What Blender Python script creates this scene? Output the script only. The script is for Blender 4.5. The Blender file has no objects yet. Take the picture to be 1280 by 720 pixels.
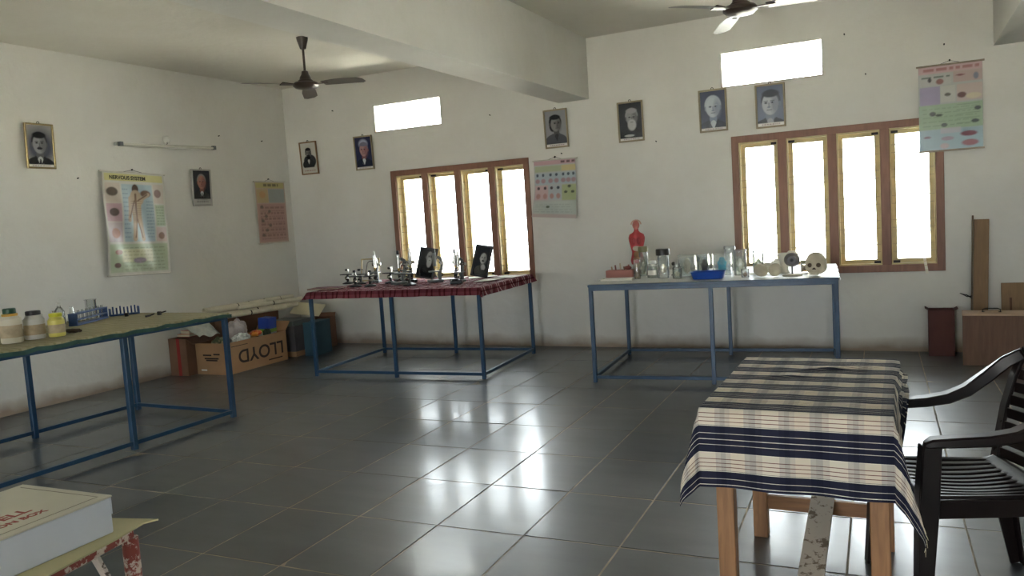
import bpy, bmesh, math, random
import numpy as np
from mathutils import Vector, Matrix

random.seed(7)
SC = bpy.context.scene
COL = SC.collection
PI = math.pi
R = math.radians

# ------------------------------------------------------------------ camera
CAM_H = 1.45
YAW, PITCH, ROLL, FPX = -0.460722, -0.087077, -0.063927, 992.6
cy_, sy_, cp_, sp_ = math.cos(YAW), math.sin(YAW), math.cos(PITCH), math.sin(PITCH)
fwd = Vector((sy_ * cp_, cy_ * cp_, sp_))
rgt = Vector((cy_, -sy_, 0))
upv = rgt.cross(fwd)
c_, s_ = math.cos(ROLL), math.sin(ROLL)
r2 = c_ * rgt + s_ * upv
u2 = -s_ * rgt + c_ * upv
cam = bpy.data.cameras.new('camera')
cam.sensor_width = 36
cam.lens = FPX * 36 / 1280
cam.clip_start = 0.05
camo = bpy.data.objects.new('camera', cam)
COL.objects.link(camo)
mw = Matrix((r2, u2, -fwd)).transposed().to_4x4()
mw.translation = (0, 0, CAM_H)
camo.matrix_world = mw
SC.camera = camo

# ------------------------------------------------------------------ room dimensions
XL, XR, YB, YF, ZC, WT = -7.12, 4.75, 8.07, -3.4, 3.285, 0.23
# openings (x0, x1, z0, z1)
WIN1 = (-5.54, -3.70, 0.74, 2.11)
WIN2 = (-1.50, 0.335, 0.74, 2.11)
ADDED_WIN = (2.0, 3.84, 0.74, 2.11)  # unseen window, added to let in daylight from the right
VENT1 = (-5.735, -4.783, 2.59, 2.92)
VENT2 = (-1.58, -0.638, 2.59, 2.935)
ADDED_VENT = (1.9, 2.84, 2.59, 2.93)  # unseen ventilator, added along with that window for daylight
ADDED_FWIN1 = (-5.6, -3.77, 0.74, 2.11)  # front openings are unseen, added to let daylight in behind the camera
ADDED_FDOOR = (-1.7, -0.5, 0.0, 2.11)
ADDED_FWIN2 = (1.9, 3.73, 0.74, 2.11)

# ------------------------------------------------------------------ light and exposure
SKY = 8.0
w = bpy.data.worlds.new('overcast_sky')
SC.world = w
w.use_nodes = True
bg = w.node_tree.nodes['Background']
bg.inputs[0].default_value = (0.91, 0.965, 1.03, 1)
bg.inputs[1].default_value = SKY
vs = SC.view_settings
vs.view_transform = 'Standard'
vs.look = 'None'
vs.gamma = 1
vs.use_curve_mapping = False
vs.exposure = 1.45
SC.cycles.use_denoising = True
SC.cycles.diffuse_bounces = 6
SC.cycles.max_bounces = 14
SC.cycles.transparent_max_bounces = 24


sun = bpy.data.lights.new('sun', 'SUN')
sun.energy = 62
sun.color = (1.0, 0.98, 0.93)
sun.angle = R(1.5)
suno = bpy.data.objects.new('sun', sun)
COL.objects.link(suno)
suno.rotation_euler = (0, R(38), 0)     # comes along the length of the building, over the right-hand end wall


def portal(name, op, y, inward):
    l = bpy.data.lights.new(name, 'AREA')
    l.shape = 'RECTANGLE'
    l.size, l.size_y = op[1] - op[0], op[3] - op[2]
    l.cycles.is_portal = True
    o = bpy.data.objects.new(name, l)
    COL.objects.link(o)
    o.location = ((op[0] + op[1]) / 2, y, (op[2] + op[3]) / 2)
    o.rotation_euler = (R(-90) if inward < 0 else R(90), 0, 0)


for op in (WIN1, WIN2, ADDED_WIN, VENT1, VENT2, ADDED_VENT):
    portal('window_daylight', op, YB + 0.2, -1)
for op in (ADDED_FWIN1, ADDED_FDOOR, ADDED_FWIN2):
    portal('window_daylight', op, YF - 0.2, 1)  # portals of the added front openings


# ------------------------------------------------------------------ mesh helpers
def V(*a):
    return Vector(a)


class MB:
    def __init__(s):
        s.v, s.f, s.uv = [], [], None

    def add(s, vs, fs):
        n = len(s.v)
        s.v += [tuple(p) for p in vs]
        s.f += [tuple(i + n for i in q) for q in fs]
        return s

    def box(s, x0, x1, y0, y1, z0, z1):
        vs = [(x, y, z) for z in (z0, z1) for y in (y0, y1) for x in (x0, x1)]
        return s.add(vs, [(0, 2, 3, 1), (4, 5, 7, 6), (0, 1, 5, 4), (2, 6, 7, 3), (0, 4, 6, 2), (1, 3, 7, 5)])

    def hexa(s, p):
        return s.add(p, [(0, 2, 3, 1), (4, 5, 7, 6), (0, 1, 5, 4), (2, 6, 7, 3), (0, 4, 6, 2), (1, 3, 7, 5)])

    def bar(s, p, q, w, h, up=(0, 0, 1), w1=None, h1=None):
        p, q = Vector(p), Vector(q)
        d = (q - p).normalized()
        u = Vector(up)
        if abs(d.dot(u)) > 0.98:
            u = Vector((0, 1, 0))
        a = d.cross(u).normalized()
        b = a.cross(d).normalized()
        w1 = w if w1 is None else w1
        h1 = h if h1 is None else h1
        pts = []
        for c, ww, hh in ((p, w, h), (q, w1, h1)):
            for y in (-1, 1):
                for x in (-1, 1):
                    pts.append(c + a * (x * ww / 2) + b * (y * hh / 2))
        return s.hexa(pts)

    def cyl(s, p, q, r0, r1=None, n=14, cap=True):
        r1 = r0 if r1 is None else r1
        return s.tube([p, q], [r0, r1], n, cap)

    def tube(s, pts, rs, n=8, cap=True, ell=1.0):
        pts = [Vector(p) for p in pts]
        if not hasattr(rs, '__len__'):
            rs = [rs] * len(pts)
        vs, fs = [], []
        a = None
        for i, p in enumerate(pts):
            d = (pts[min(i + 1, len(pts) - 1)] - pts[max(i - 1, 0)]).normalized()
            if a is None:
                ref = Vector((0, 0, 1)) if abs(d.z) < 0.9 else Vector((1, 0, 0))
                a = d.cross(ref).normalized()
            else:
                a = (a - d * a.dot(d)).normalized()
            b = d.cross(a)
            for k in range(n):
                t = 2 * PI * k / n
                vs.append(p + a * (rs[i] * math.cos(t)) + b * (rs[i] * ell * math.sin(t)))
        for i in range(len(pts) - 1):
            for k in range(n):
                k2 = (k + 1) % n
                fs.append((i * n + k, i * n + k2, (i + 1) * n + k2, (i + 1) * n + k))
        if cap:
            fs.append(tuple(range(n - 1, -1, -1)))
            fs.append(tuple(range((len(pts) - 1) * n, len(pts) * n)))
        return s.add(vs, fs)

    def sweep(s, pts, ws, hs, up=(0, 0, 1)):
        """rectangular section along a path; up kept close to 'up'"""
        pts = [Vector(p) for p in pts]
        n = len(pts)
        if not hasattr(ws, '__len__'):
            ws = [ws] * n
        if not hasattr(hs, '__len__'):
            hs = [hs] * n
        vs, fs = [], []
        u = Vector(up)
        for i, p in enumerate(pts):
            d = (pts[min(i + 1, n - 1)] - pts[max(i - 1, 0)]).normalized()
            a = d.cross(u)
            a = a.normalized() if a.length > 1e-4 else Vector((1, 0, 0))
            b = a.cross(d).normalized()
            for x, y in ((-1, -1), (1, -1), (1, 1), (-1, 1)):
                vs.append(p + a * (x * ws[i] / 2) + b * (y * hs[i] / 2))
        for i in range(n - 1):
            for k in range(4):
                k2 = (k + 1) % 4
                fs.append((i * 4 + k, i * 4 + k2, (i + 1) * 4 + k2, (i + 1) * 4 + k))
        fs.append((3, 2, 1, 0))
        fs.append(tuple(range((n - 1) * 4, n * 4)))
        return s.add(vs, fs)

    def lathe(s, prof, n=20, c=(0, 0, 0), sx=1.0, sy=1.0, cap=True):
        vs, fs = [], []
        for r, z in prof:
            for k in range(n):
                t = 2 * PI * k / n
                vs.append((c[0] + r * sx * math.cos(t), c[1] + r * sy * math.sin(t), c[2] + z))
        for i in range(len(prof) - 1):
            for k in range(n):
                k2 = (k + 1) % n
                fs.append((i * n + k, i * n + k2, (i + 1) * n + k2, (i + 1) * n + k))
        if cap:
            fs.append(tuple(range(n - 1, -1, -1)))
            fs.append(tuple(range((len(prof) - 1) * n, len(prof) * n)))
        return s.add(vs, fs)

    def ell(s, c, rx, ry, rz, nu=16, nv=10, fn=None):
        vs, fs = [], []
        for j in range(nv + 1):
            ph = -PI / 2 + PI * j / nv
            for i in range(nu):
                t = 2 * PI * i / nu
                d = Vector((math.cos(ph) * math.cos(t), math.cos(ph) * math.sin(t), math.sin(ph)))
                p = Vector((d.x * rx, d.y * ry, d.z * rz))
                if fn:
                    p = fn(d, p)
                vs.append((c[0] + p.x, c[1] + p.y, c[2] + p.z))
        for j in range(nv):
            for i in range(nu):
                i2 = (i + 1) % nu
                fs.append((j * nu + i, j * nu + i2, (j + 1) * nu + i2, (j + 1) * nu + i))
        return s.add(vs, fs)

    def ring(s, x0, x1, z0, z1, w, y0, y1):
        """rectangular picture-frame ring in the XZ plane, depth y0..y1, width w"""
        o = [(x0, z0), (x1, z0), (x1, z1), (x0, z1)]
        i = [(x0 + w, z0 + w), (x1 - w, z0 + w), (x1 - w, z1 - w), (x0 + w, z1 - w)]
        vs = [(x, y, z) for y in (y0, y1) for (x, z) in o + i]
        fs = []
        for k in range(4):
            k2 = (k + 1) % 4
            fs += [(k, k2, 4 + k2, 4 + k), (8 + k2, 8 + k, 12 + k, 12 + k2),
                   (k2, k, 8 + k, 8 + k2), (4 + k, 4 + k2, 12 + k2, 12 + k)]
        return s.add(vs, fs)

    def prism(s, pts, z0, z1):
        n = len(pts)
        vs = [(x, y, z0) for x, y in pts] + [(x, y, z1) for x, y in pts]
        fs = [tuple(range(n - 1, -1, -1)), tuple(range(n, 2 * n))]
        for k in range(n):
            k2 = (k + 1) % n
            fs.append((k, k2, n + k2, n + k))
        return s.add(vs, fs)

    def grid(s, nx, ny, fn, thick=None):
        vs = [fn(i / nx, j / ny) for j in range(ny + 1) for i in range(nx + 1)]
        fs = [(j * (nx + 1) + i, j * (nx + 1) + i + 1, (j + 1) * (nx + 1) + i + 1, (j + 1) * (nx + 1) + i)
              for j in range(ny) for i in range(nx)]
        return s.add(vs, fs)

    def rot(s, m):
        s.v = [tuple(m @ Vector(p)) for p in s.v]
        return s

    def move(s, x, y, z):
        s.v = [(p[0] + x, p[1] + y, p[2] + z) for p in s.v]
        return s

    def mesh(s, name, mat, smooth=None, bevel=0.0, fix=True):
        me = bpy.data.meshes.new(name)
        me.from_pydata(s.v, [], s.f)
        if fix or bevel:
            bm = bmesh.new()
            bm.from_mesh(me)
            if fix:
                bmesh.ops.recalc_face_normals(bm, faces=bm.faces)
            if bevel:
                ed = [e for e in bm.edges if len(e.link_faces) == 2 and e.calc_face_angle(0) > 0.6]
                bmesh.ops.bevel(bm, geom=ed, offset=bevel, segments=1, affect='EDGES', clamp_overlap=True)
            bm.to_mesh(me)
            bm.free()
        if smooth:
            me.shade_smooth()
            me.set_sharp_from_angle(angle=R(smooth))
        if mat is not None:
            me.materials.append(mat)
        me.update()
        return me

    def build(s, name, mat, parent=None, loc=(0, 0, 0), rz=0.0, smooth=None, bevel=0.0, fix=True, rot=None):
        return link(name, s.mesh(name, mat, smooth, bevel, fix), parent, loc, rz, rot)


def link(name, data, parent=None, loc=(0, 0, 0), rz=0.0, rot=None):
    o = bpy.data.objects.new(name, data)
    COL.objects.link(o)
    o.location = loc
    o.rotation_euler = rot if rot else (0, 0, rz)
    if parent is not None:
        o.parent = parent
    return o


def tag(o, label=None, cat=None, group=None, kind=None):
    if label:
        o['label'] = label
    if cat:
        o['category'] = cat
    if group:
        o['group'] = group
    if kind:
        o['kind'] = kind
    return o


def thing(name, label, cat, loc=(0, 0, 0), rz=0.0, group=None, rot=None):
    o = link(name, None, None, loc, rz, rot)
    o.empty_display_size = 0.1
    return tag(o, label, cat, group)


def copy_tree(o, parent=None):
    c = o.copy()
    COL.objects.link(c)
    c.parent = parent
    for ch in list(o.children):
        copy_tree(ch, c)
    return c


# ------------------------------------------------------------------ material helpers
def lin(c):
    return tuple(((x / 255) / 12.92 if x / 255 <= 0.04045 else ((x / 255 + 0.055) / 1.055) ** 2.4) for x in c)


def newmat(name):
    m = bpy.data.materials.new(name)
    m.use_nodes = True
    nt = m.node_tree
    b = nt.nodes['Principled BSDF']
    return m, nt, b


def N(nt, typ, **kw):
    n = nt.nodes.new(typ)
    for k, v in kw.items():
        setattr(n, k, v)
    return n


def mat(name, rgb, rough=0.6, metal=0.0, var=0.12, scale=6.0, bump=0.0, bscale=40.0, spec=0.5, coord='Object', objvar=0.0, stretch=(1, 1, 1)):
    """rgb in sRGB 0-255; noise varies the tone"""
    m, nt, b = newmat(name)
    L = nt.links
    col = lin(rgb)
    tc = N(nt, 'ShaderNodeTexCoord')
    mp = N(nt, 'ShaderNodeMapping')
    mp.inputs['Scale'].default_value = stretch
    L.new(tc.outputs[coord], mp.inputs[0])
    nz = N(nt, 'ShaderNodeTexNoise')
    nz.inputs['Scale'].default_value = scale
    nz.inputs['Detail'].default_value = 5
    L.new(mp.outputs[0], nz.inputs['Vector'])
    rp = N(nt, 'ShaderNodeValToRGB')
    rp.color_ramp.elements[0].position = 0.3
    rp.color_ramp.elements[1].position = 0.7
    rp.color_ramp.elements[0].color = tuple(x * (1 - var) for x in col) + (1,)
    rp.color_ramp.elements[1].color = tuple(min(1, x * (1 + var)) for x in col) + (1,)
    L.new(nz.outputs['Fac'], rp.inputs[0])
    out = rp.outputs[0]
    if objvar:
        oi = N(nt, 'ShaderNodeObjectInfo')
        mr = N(nt, 'ShaderNodeMapRange')
        mr.inputs[3].default_value = 1 - objvar
        mr.inputs[4].default_value = 1 + objvar
        L.new(oi.outputs['Random'], mr.inputs[0])
        mx = N(nt, 'ShaderNodeVectorMath', operation='SCALE')
        L.new(out, mx.inputs[0])
        L.new(mr.outputs[0], mx.inputs['Scale'])
        out = mx.outputs[0]
    L.new(out, b.inputs['Base Color'])
    b.inputs['Roughness'].default_value = rough
    b.inputs['Metallic'].default_value = metal
    b.inputs['Specular IOR Level'].default_value = spec
    if bump:
        n2 = N(nt, 'ShaderNodeTexNoise')
        n2.inputs['Scale'].default_value = bscale
        n2.inputs['Detail'].default_value = 4
        L.new(mp.outputs[0], n2.inputs['Vector'])
        bp = N(nt, 'ShaderNodeBump')
        bp.inputs['Strength'].default_value = bump
        bp.inputs['Distance'].default_value = 0.01
        L.new(n2.outputs['Fac'], bp.inputs['Height'])
        L.new(bp.outputs[0], b.inputs['Normal'])
    return m


def wall_mat(name, rgb, stain=True):
    """whitewash with faint streaks; a brown dirt line where the wall meets the floor"""
    m, nt, b = newmat(name)
    L = nt.links
    tc = N(nt, 'ShaderNodeTexCoord')
    nz = N(nt, 'ShaderNodeTexNoise')
    nz.inputs['Scale'].default_value = 1.6
    nz.inputs['Detail'].default_value = 8
    nz.inputs['Roughness'].default_value = 0.65
    L.new(tc.outputs['Object'], nz.inputs['Vector'])
    rp = N(nt, 'ShaderNodeValToRGB')
    c = lin(rgb)
    rp.color_ramp.elements[0].position = 0.3
    rp.color_ramp.elements[1].position = 0.65
    rp.color_ramp.elements[0].color = (c[0] * .93, c[1] * .92, c[2] * .90, 1)
    rp.color_ramp.elements[1].color = c + (1,)
    L.new(nz.outputs['Fac'], rp.inputs[0])
    out = rp.outputs[0]
    if stain:
        sx = N(nt, 'ShaderNodeSeparateXYZ')
        L.new(tc.outputs['Object'], sx.inputs[0])
        n2 = N(nt, 'ShaderNodeTexNoise')
        n2.inputs['Scale'].default_value = 3.5
        n2.inputs['Detail'].default_value = 6
        L.new(tc.outputs['Object'], n2.inputs['Vector'])
        ad = N(nt, 'ShaderNodeMath', operation='MULTIPLY_ADD')
        ad.inputs[1].default_value = -0.16
        L.new(n2.outputs['Fac'], ad.inputs[0])
        L.new(sx.outputs['Z'], ad.inputs[2])
        mr = N(nt, 'ShaderNodeMapRange')
        mr.inputs[1].default_value = -0.06
        mr.inputs[2].default_value = 0.06
        mr.inputs[3].default_value = 0.75
        mr.inputs[4].default_value = 0.0
        L.new(ad.outputs[0], mr.inputs[0])
        mx = N(nt, 'ShaderNodeMix', data_type='RGBA')
        L.new(mr.outputs[0], mx.inputs['Factor'])
        L.new(out, mx.inputs['A'])
        mx.inputs['B'].default_value = lin((126, 100, 70)) + (1,)
        out = mx.outputs['Result']
    L.new(out, b.inputs['Base Color'])
    b.inputs['Roughness'].default_value = 0.85
    n3 = N(nt, 'ShaderNodeTexNoise')
    n3.inputs['Scale'].default_value = 12
    n3.inputs['Detail'].default_value = 6
    L.new(tc.outputs['Object'], n3.inputs['Vector'])
    bp = N(nt, 'ShaderNodeBump')
    bp.inputs['Strength'].default_value = 0.25
    bp.inputs['Distance'].default_value = 0.02
    L.new(n3.outputs['Fac'], bp.inputs['Height'])
    L.new(bp.outputs[0], b.inputs['Normal'])
    return m


def wood(name, rgb, rough=0.55, axis=2, dark=0.6, scale=5.0, objvar=0.0):
    m, nt, b = newmat(name)
    L = nt.links
    c = lin(rgb)
    tc = N(nt, 'ShaderNodeTexCoord')
    mp = N(nt, 'ShaderNodeMapping')
    s = [9.0, 9.0, 9.0]
    s[axis] = 0.9
    mp.inputs['Scale'].default_value = s
    L.new(tc.outputs['Object'], mp.inputs[0])
    nz = N(nt, 'ShaderNodeTexNoise')
    nz.inputs['Scale'].default_value = scale
    nz.inputs['Detail'].default_value = 6
    nz.inputs['Distortion'].default_value = 0.6
    L.new(mp.outputs[0], nz.inputs['Vector'])
    rp = N(nt, 'ShaderNodeValToRGB')
    rp.color_ramp.elements[0].position = 0.32
    rp.color_ramp.elements[1].position = 0.68
    rp.color_ramp.elements[0].color = tuple(x * dark for x in c) + (1,)
    rp.color_ramp.elements[1].color = c + (1,)
    L.new(nz.outputs['Fac'], rp.inputs[0])
    L.new(rp.outputs[0], b.inputs['Base Color'])
    b.inputs['Roughness'].default_value = rough
    bp = N(nt, 'ShaderNodeBump')
    bp.inputs['Strength'].default_value = 0.15
    bp.inputs['Distance'].default_value = 0.004
    L.new(nz.outputs['Fac'], bp.inputs['Height'])
    L.new(bp.outputs[0], b.inputs['Normal'])
    return m


def peeling(name, rgb, rgb2, scale=18.0, thr=0.52, rough=0.6, stretch=(1, 1, 1)):
    m, nt, b = newmat(name)
    L = nt.links
    tc = N(nt, 'ShaderNodeTexCoord')
    mp = N(nt, 'ShaderNodeMapping')
    mp.inputs['Scale'].default_value = stretch
    L.new(tc.outputs['Object'], mp.inputs[0])
    nz = N(nt, 'ShaderNodeTexNoise')
    nz.inputs['Scale'].default_value = scale
    nz.inputs['Detail'].default_value = 7
    nz.inputs['Roughness'].default_value = 0.7
    L.new(mp.outputs[0], nz.inputs['Vector'])
    rp = N(nt, 'ShaderNodeValToRGB')
    rp.color_ramp.elements[0].position = thr - 0.02
    rp.color_ramp.elements[1].position = thr + 0.02
    rp.color_ramp.elements[0].color = lin(rgb) + (1,)
    rp.color_ramp.elements[1].color = lin(rgb2) + (1,)
    L.new(nz.outputs['Fac'], rp.inputs[0])
    L.new(rp.outputs[0], b.inputs['Base Color'])
    b.inputs['Roughness'].default_value = rough
    bp = N(nt, 'ShaderNodeBump')
    bp.inputs['Strength'].default_value = 0.3
    bp.inputs['Distance'].default_value = 0.003
    L.new(rp.outputs[0], bp.inputs['Height'])
    L.new(bp.outputs[0], b.inputs['Normal'])
    return m


def glass(name, rgb=(245, 250, 250), clear=0.85, rough=0.05, haze=0.0):
    """thin glass: see-through with a surface sheen and an optional milky white mixed in"""
    m = bpy.data.materials.new(name)
    m.use_nodes = True
    nt = m.node_tree
    nt.nodes.clear()
    L = nt.links
    out = N(nt, 'ShaderNodeOutputMaterial')
    tr = N(nt, 'ShaderNodeBsdfTransparent')
    tr.inputs[0].default_value = lin(rgb) + (1,)
    gl = N(nt, 'ShaderNodeBsdfGlossy')
    gl.inputs['Roughness'].default_value = rough
    lw = N(nt, 'ShaderNodeFresnel')
    lw.inputs[0].default_value = 1.45
    ad = N(nt, 'ShaderNodeMath', operation='ADD')
    ad.inputs[1].default_value = 1 - clear - 0.04
    ad.use_clamp = True
    L.new(lw.outputs[0], ad.inputs[0])
    mx = N(nt, 'ShaderNodeMixShader')
    L.new(ad.outputs[0], mx.inputs[0])
    L.new(tr.outputs[0], mx.inputs[1])
    L.new(gl.outputs[0], mx.inputs[2])
    res = mx.outputs[0]
    if haze:
        tl = N(nt, 'ShaderNodeBsdfTranslucent')
        df = N(nt, 'ShaderNodeBsdfDiffuse')
        m1 = N(nt, 'ShaderNodeMixShader')
        m1.inputs[0].default_value = 0.5
        L.new(tl.outputs[0], m1.inputs[1])
        L.new(df.outputs[0], m1.inputs[2])
        m2 = N(nt, 'ShaderNodeMixShader')
        m2.inputs[0].default_value = haze
        L.new(res, m2.inputs[1])
        L.new(m1.outputs[0], m2.inputs[2])
        res = m2.outputs[0]
    L.new(res, out.inputs[0])
    return m


def print_mat(name, rough=0.3, spec=0.5, bump=0.0):
    """flat print: the colours come from the sheet's colour attribute"""
    m, nt, b = newmat(name)
    at = N(nt, 'ShaderNodeAttribute')
    at.attribute_name = 'Col'
    nt.links.new(at.outputs['Color'], b.inputs['Base Color'])
    b.inputs['Roughness'].default_value = rough
    b.inputs['Specular IOR Level'].default_value = spec
    if bump:
        tc = N(nt, 'ShaderNodeTexCoord')
        nz = N(nt, 'ShaderNodeTexNoise')
        nz.inputs['Scale'].default_value = 5
        nz.inputs['Detail'].default_value = 2
        bp = N(nt, 'ShaderNodeBump')
        bp.inputs['Strength'].default_value = bump
        bp.inputs['Distance'].default_value = 0.03
        nt.links.new(tc.outputs['Object'], nz.inputs['Vector'])
        nt.links.new(nz.outputs['Fac'], bp.inputs['Height'])
        nt.links.new(bp.outputs[0], b.inputs['Normal'])
    return m


def stripe_mat(name, vstops, vper, ustops, uper, rough=0.9, weave=900.0):
    """woven cloth: bands across v (UV in metres), tinted columns along u"""
    m, nt, b = newmat(name)
    L = nt.links
    tc = N(nt, 'ShaderNodeTexCoord')
    sx = N(nt, 'ShaderNodeSeparateXYZ')
    L.new(tc.outputs['UV'], sx.inputs[0])

    def ramp(sock, per, stops):
        dv = N(nt, 'ShaderNodeMath', operation='DIVIDE')
        dv.inputs[1].default_value = per
        L.new(sock, dv.inputs[0])
        fr = N(nt, 'ShaderNodeMath', operation='FRACT')
        L.new(dv.outputs[0], fr.inputs[0])
        rp = N(nt, 'ShaderNodeValToRGB')
        rp.color_ramp.interpolation = 'CONSTANT'
        el = rp.color_ramp.elements
        el[0].position = stops[0][0]
        el[0].color = lin(stops[0][1]) + (1,)
        el[1].position = stops[1][0]
        el[1].color = lin(stops[1][1]) + (1,)
        for p, c in stops[2:]:
            e = el.new(p)
            e.color = lin(c) + (1,)
        L.new(fr.outputs[0], rp.inputs[0])
        return rp.outputs[0]
    a = ramp(sx.outputs['Y'], vper, vstops)
    c = ramp(sx.outputs['X'], uper, ustops)
    mx = N(nt, 'ShaderNodeMix', data_type='RGBA', blend_type='MULTIPLY')
    mx.inputs['Factor'].default_value = 1
    L.new(a, mx.inputs['A'])
    L.new(c, mx.inputs['B'])
    L.new(mx.outputs['Result'], b.inputs['Base Color'])
    b.inputs['Roughness'].default_value = rough
    b.inputs['Specular IOR Level'].default_value = 0.15
    nz = N(nt, 'ShaderNodeTexNoise')
    nz.inputs['Scale'].default_value = weave
    L.new(tc.outputs['UV'], nz.inputs['Vector'])
    bp = N(nt, 'ShaderNodeBump')
    bp.inputs['Strength'].default_value = 0.2
    bp.inputs['Distance'].default_value = 0.002
    L.new(nz.outputs['Fac'], bp.inputs['Height'])
    L.new(bp.outputs[0], b.inputs['Normal'])
    return m


M = {}
M['wall'] = wall_mat('whitewash', (216, 215, 209))
M['ceil'] = wall_mat('ceiling_whitewash', (212, 209, 199), stain=False)
M['grout'] = mat('cement_joint', (148, 138, 122), 0.9, var=0.3, scale=8, bump=0.3)
M['ground'] = mat('pale_ground', (205, 200, 188), 0.9)


def slate(name):
    m, nt, b = newmat(name)
    L = nt.links
    tc = N(nt, 'ShaderNodeTexCoord')
    gm = N(nt, 'ShaderNodeNewGeometry')
    mp = N(nt, 'ShaderNodeMapping')
    mp.inputs['Scale'].default_value = (0.8, 2.6, 1.0)
    L.new(gm.outputs['Position'], mp.inputs[0])
    nz = N(nt, 'ShaderNodeTexNoise')
    nz.inputs['Scale'].default_value = 2.4
    nz.inputs['Detail'].default_value = 7
    nz.inputs['Roughness'].default_value = 0.6
    L.new(mp.outputs[0], nz.inputs['Vector'])
    rp = N(nt, 'ShaderNodeValToRGB')
    rp.color_ramp.elements[0].position = 0.3
    rp.color_ramp.elements[1].position = 0.75
    rp.color_ramp.elements[0].color = lin((60, 63, 65)) + (1,)
    rp.color_ramp.elements[1].color = lin((77, 80, 82)) + (1,)
    L.new(nz.outputs['Fac'], rp.inputs[0])
    oi = N(nt, 'ShaderNodeObjectInfo')
    mr = N(nt, 'ShaderNodeMapRange')
    mr.inputs[3].default_value = 0.86
    mr.inputs[4].default_value = 1.14
    L.new(oi.outputs['Random'], mr.inputs[0])
    sc = N(nt, 'ShaderNodeVectorMath', operation='SCALE')
    L.new(rp.outputs[0], sc.inputs[0])
    L.new(mr.outputs[0], sc.inputs['Scale'])
    L.new(sc.outputs[0], b.inputs['Base Color'])
    r2_ = N(nt, 'ShaderNodeMapRange')
    r2_.inputs[1].default_value = 0.3
    r2_.inputs[2].default_value = 0.7
    r2_.inputs[3].default_value = 0.13
    r2_.inputs[4].default_value = 0.2
    L.new(nz.outputs['Fac'], r2_.inputs[0])
    L.new(r2_.outputs[0], b.inputs['Coat Roughness'])
    b.inputs['Coat Weight'].default_value = 0.55
    b.inputs['Roughness'].default_value = 0.4
    b.inputs['Specular IOR Level'].default_value = 0.7
    n2 = N(nt, 'ShaderNodeTexNoise')
    n2.inputs['Scale'].default_value = 5.0
    n2.inputs['Detail'].default_value = 3
    L.new(gm.outputs['Position'], n2.inputs['Vector'])
    bp = N(nt, 'ShaderNodeBump')
    bp.inputs['Strength'].default_value = 0.03
    bp.inputs['Distance'].default_value = 0.02
    L.new(n2.outputs['Fac'], bp.inputs['Height'])
    L.new(bp.outputs[0], b.inputs['Normal'])
    return m


M['slate'] = slate('polished_slate')
M['winframe'] = wood('red_brown_window_paint', (140, 100, 80), 0.5, dark=0.8)
M['sash'] = mat('ochre_sash_paint', (178, 163, 118), 0.5, var=0.15, scale=9)
M['pane'] = glass('window_glass', (250, 252, 250), clear=0.93)
M['rod'] = mat('grille_iron', (150, 140, 110), 0.5, var=0.1)
M['latch'] = mat('dark_iron', (40, 38, 36), 0.5, metal=0.6)
M['blue'] = mat('blue_steel_paint', (26, 64, 94), 0.4, var=0.18, scale=7)
M['board'] = wood('table_board', (128, 104, 80), 0.7, axis=0)
M['black'] = mat('black_metal', (26, 26, 27), 0.4, metal=0.2)
M['chrome'] = mat('worn_chrome', (190, 190, 186), 0.22, metal=1.0, var=0.06)
M['brass'] = mat('old_brass', (168, 142, 88), 0.35, metal=0.8)
M['greymetal'] = mat('grey_enamel', (92, 96, 96), 0.4, metal=0.2)
M['fan'] = mat('brown_fan_enamel', (58, 46, 38), 0.35, var=0.1)
M['white'] = mat('white_paper', (226, 222, 210), 0.8, var=0.05)
M['cream'] = mat('cream_paper', (206, 196, 166), 0.8, var=0.08)
M['wplastic'] = mat('white_plastic', (216, 216, 208), 0.4, var=0.05)
M['card'] = mat('brown_cardboard', (162, 126, 90), 0.85, var=0.1, scale=4)
M['carddark'] = mat('dull_cardboard', (124, 92, 70), 0.85, var=0.14, scale=4)
M['red'] = mat('red_print', (150, 40, 34), 0.7)
M['glass'] = glass('jar_glass', (250, 253, 251), clear=0.86, haze=0.10)  # haze whitens the jars to give them a backlit brightness
M['clear'] = glass('clear_glass', (250, 253, 252), clear=0.86, haze=0.08)
M['print'] = print_mat('portrait_print', 0.22)
M['chart'] = print_mat('laminated_chart', 0.28, bump=0.5)
M['wood'] = wood('raw_teak', (158, 114, 74), 0.55)
M['chair'] = mat('dark_brown_plastic', (22, 15, 14), 0.36, var=0.08, spec=.35)

# ------------------------------------------------------------------ the room
def wall_y(name, y_in, y_out, x0, x1, z0, z1, ops, m):
    """wall across X at y_in..y_out with rectangular openings (reveals included)"""
    xs = sorted({x0, x1} | {o[0] for o in ops} | {o[1] for o in ops})
    zs = sorted({z0, z1} | {o[2] for o in ops} | {o[3] for o in ops})
    inside = lambda x, z: any(o[0] < x < o[1] and o[2] < z < o[3] for o in ops)
    mb = MB()
    for a, b in zip(xs, xs[1:]):
        for c, d in zip(zs, zs[1:]):
            if inside((a + b) / 2, (c + d) / 2):
                continue
            for y in (y_in, y_out):
                mb.add([(a, y, c), (b, y, c), (b, y, d), (a, y, d)], [(0, 1, 2, 3)])
    for o in ops:
        mb.add([(o[0], y_in, o[2]), (o[1], y_in, o[2]), (o[1], y_in, o[3]), (o[0], y_in, o[3]),
                (o[0], y_out, o[2]), (o[1], y_out, o[2]), (o[1], y_out, o[3]), (o[0], y_out, o[3])],
               [(0, 1, 5, 4), (1, 2, 6, 5), (2, 3, 7, 6), (3, 0, 4, 7)])
    mb.add([(x0, y_in, z1), (x1, y_in, z1), (x1, y_out, z1), (x0, y_out, z1)], [(0, 1, 2, 3)])
    return tag(mb.build(name, m, fix=False), kind='structure')


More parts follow.
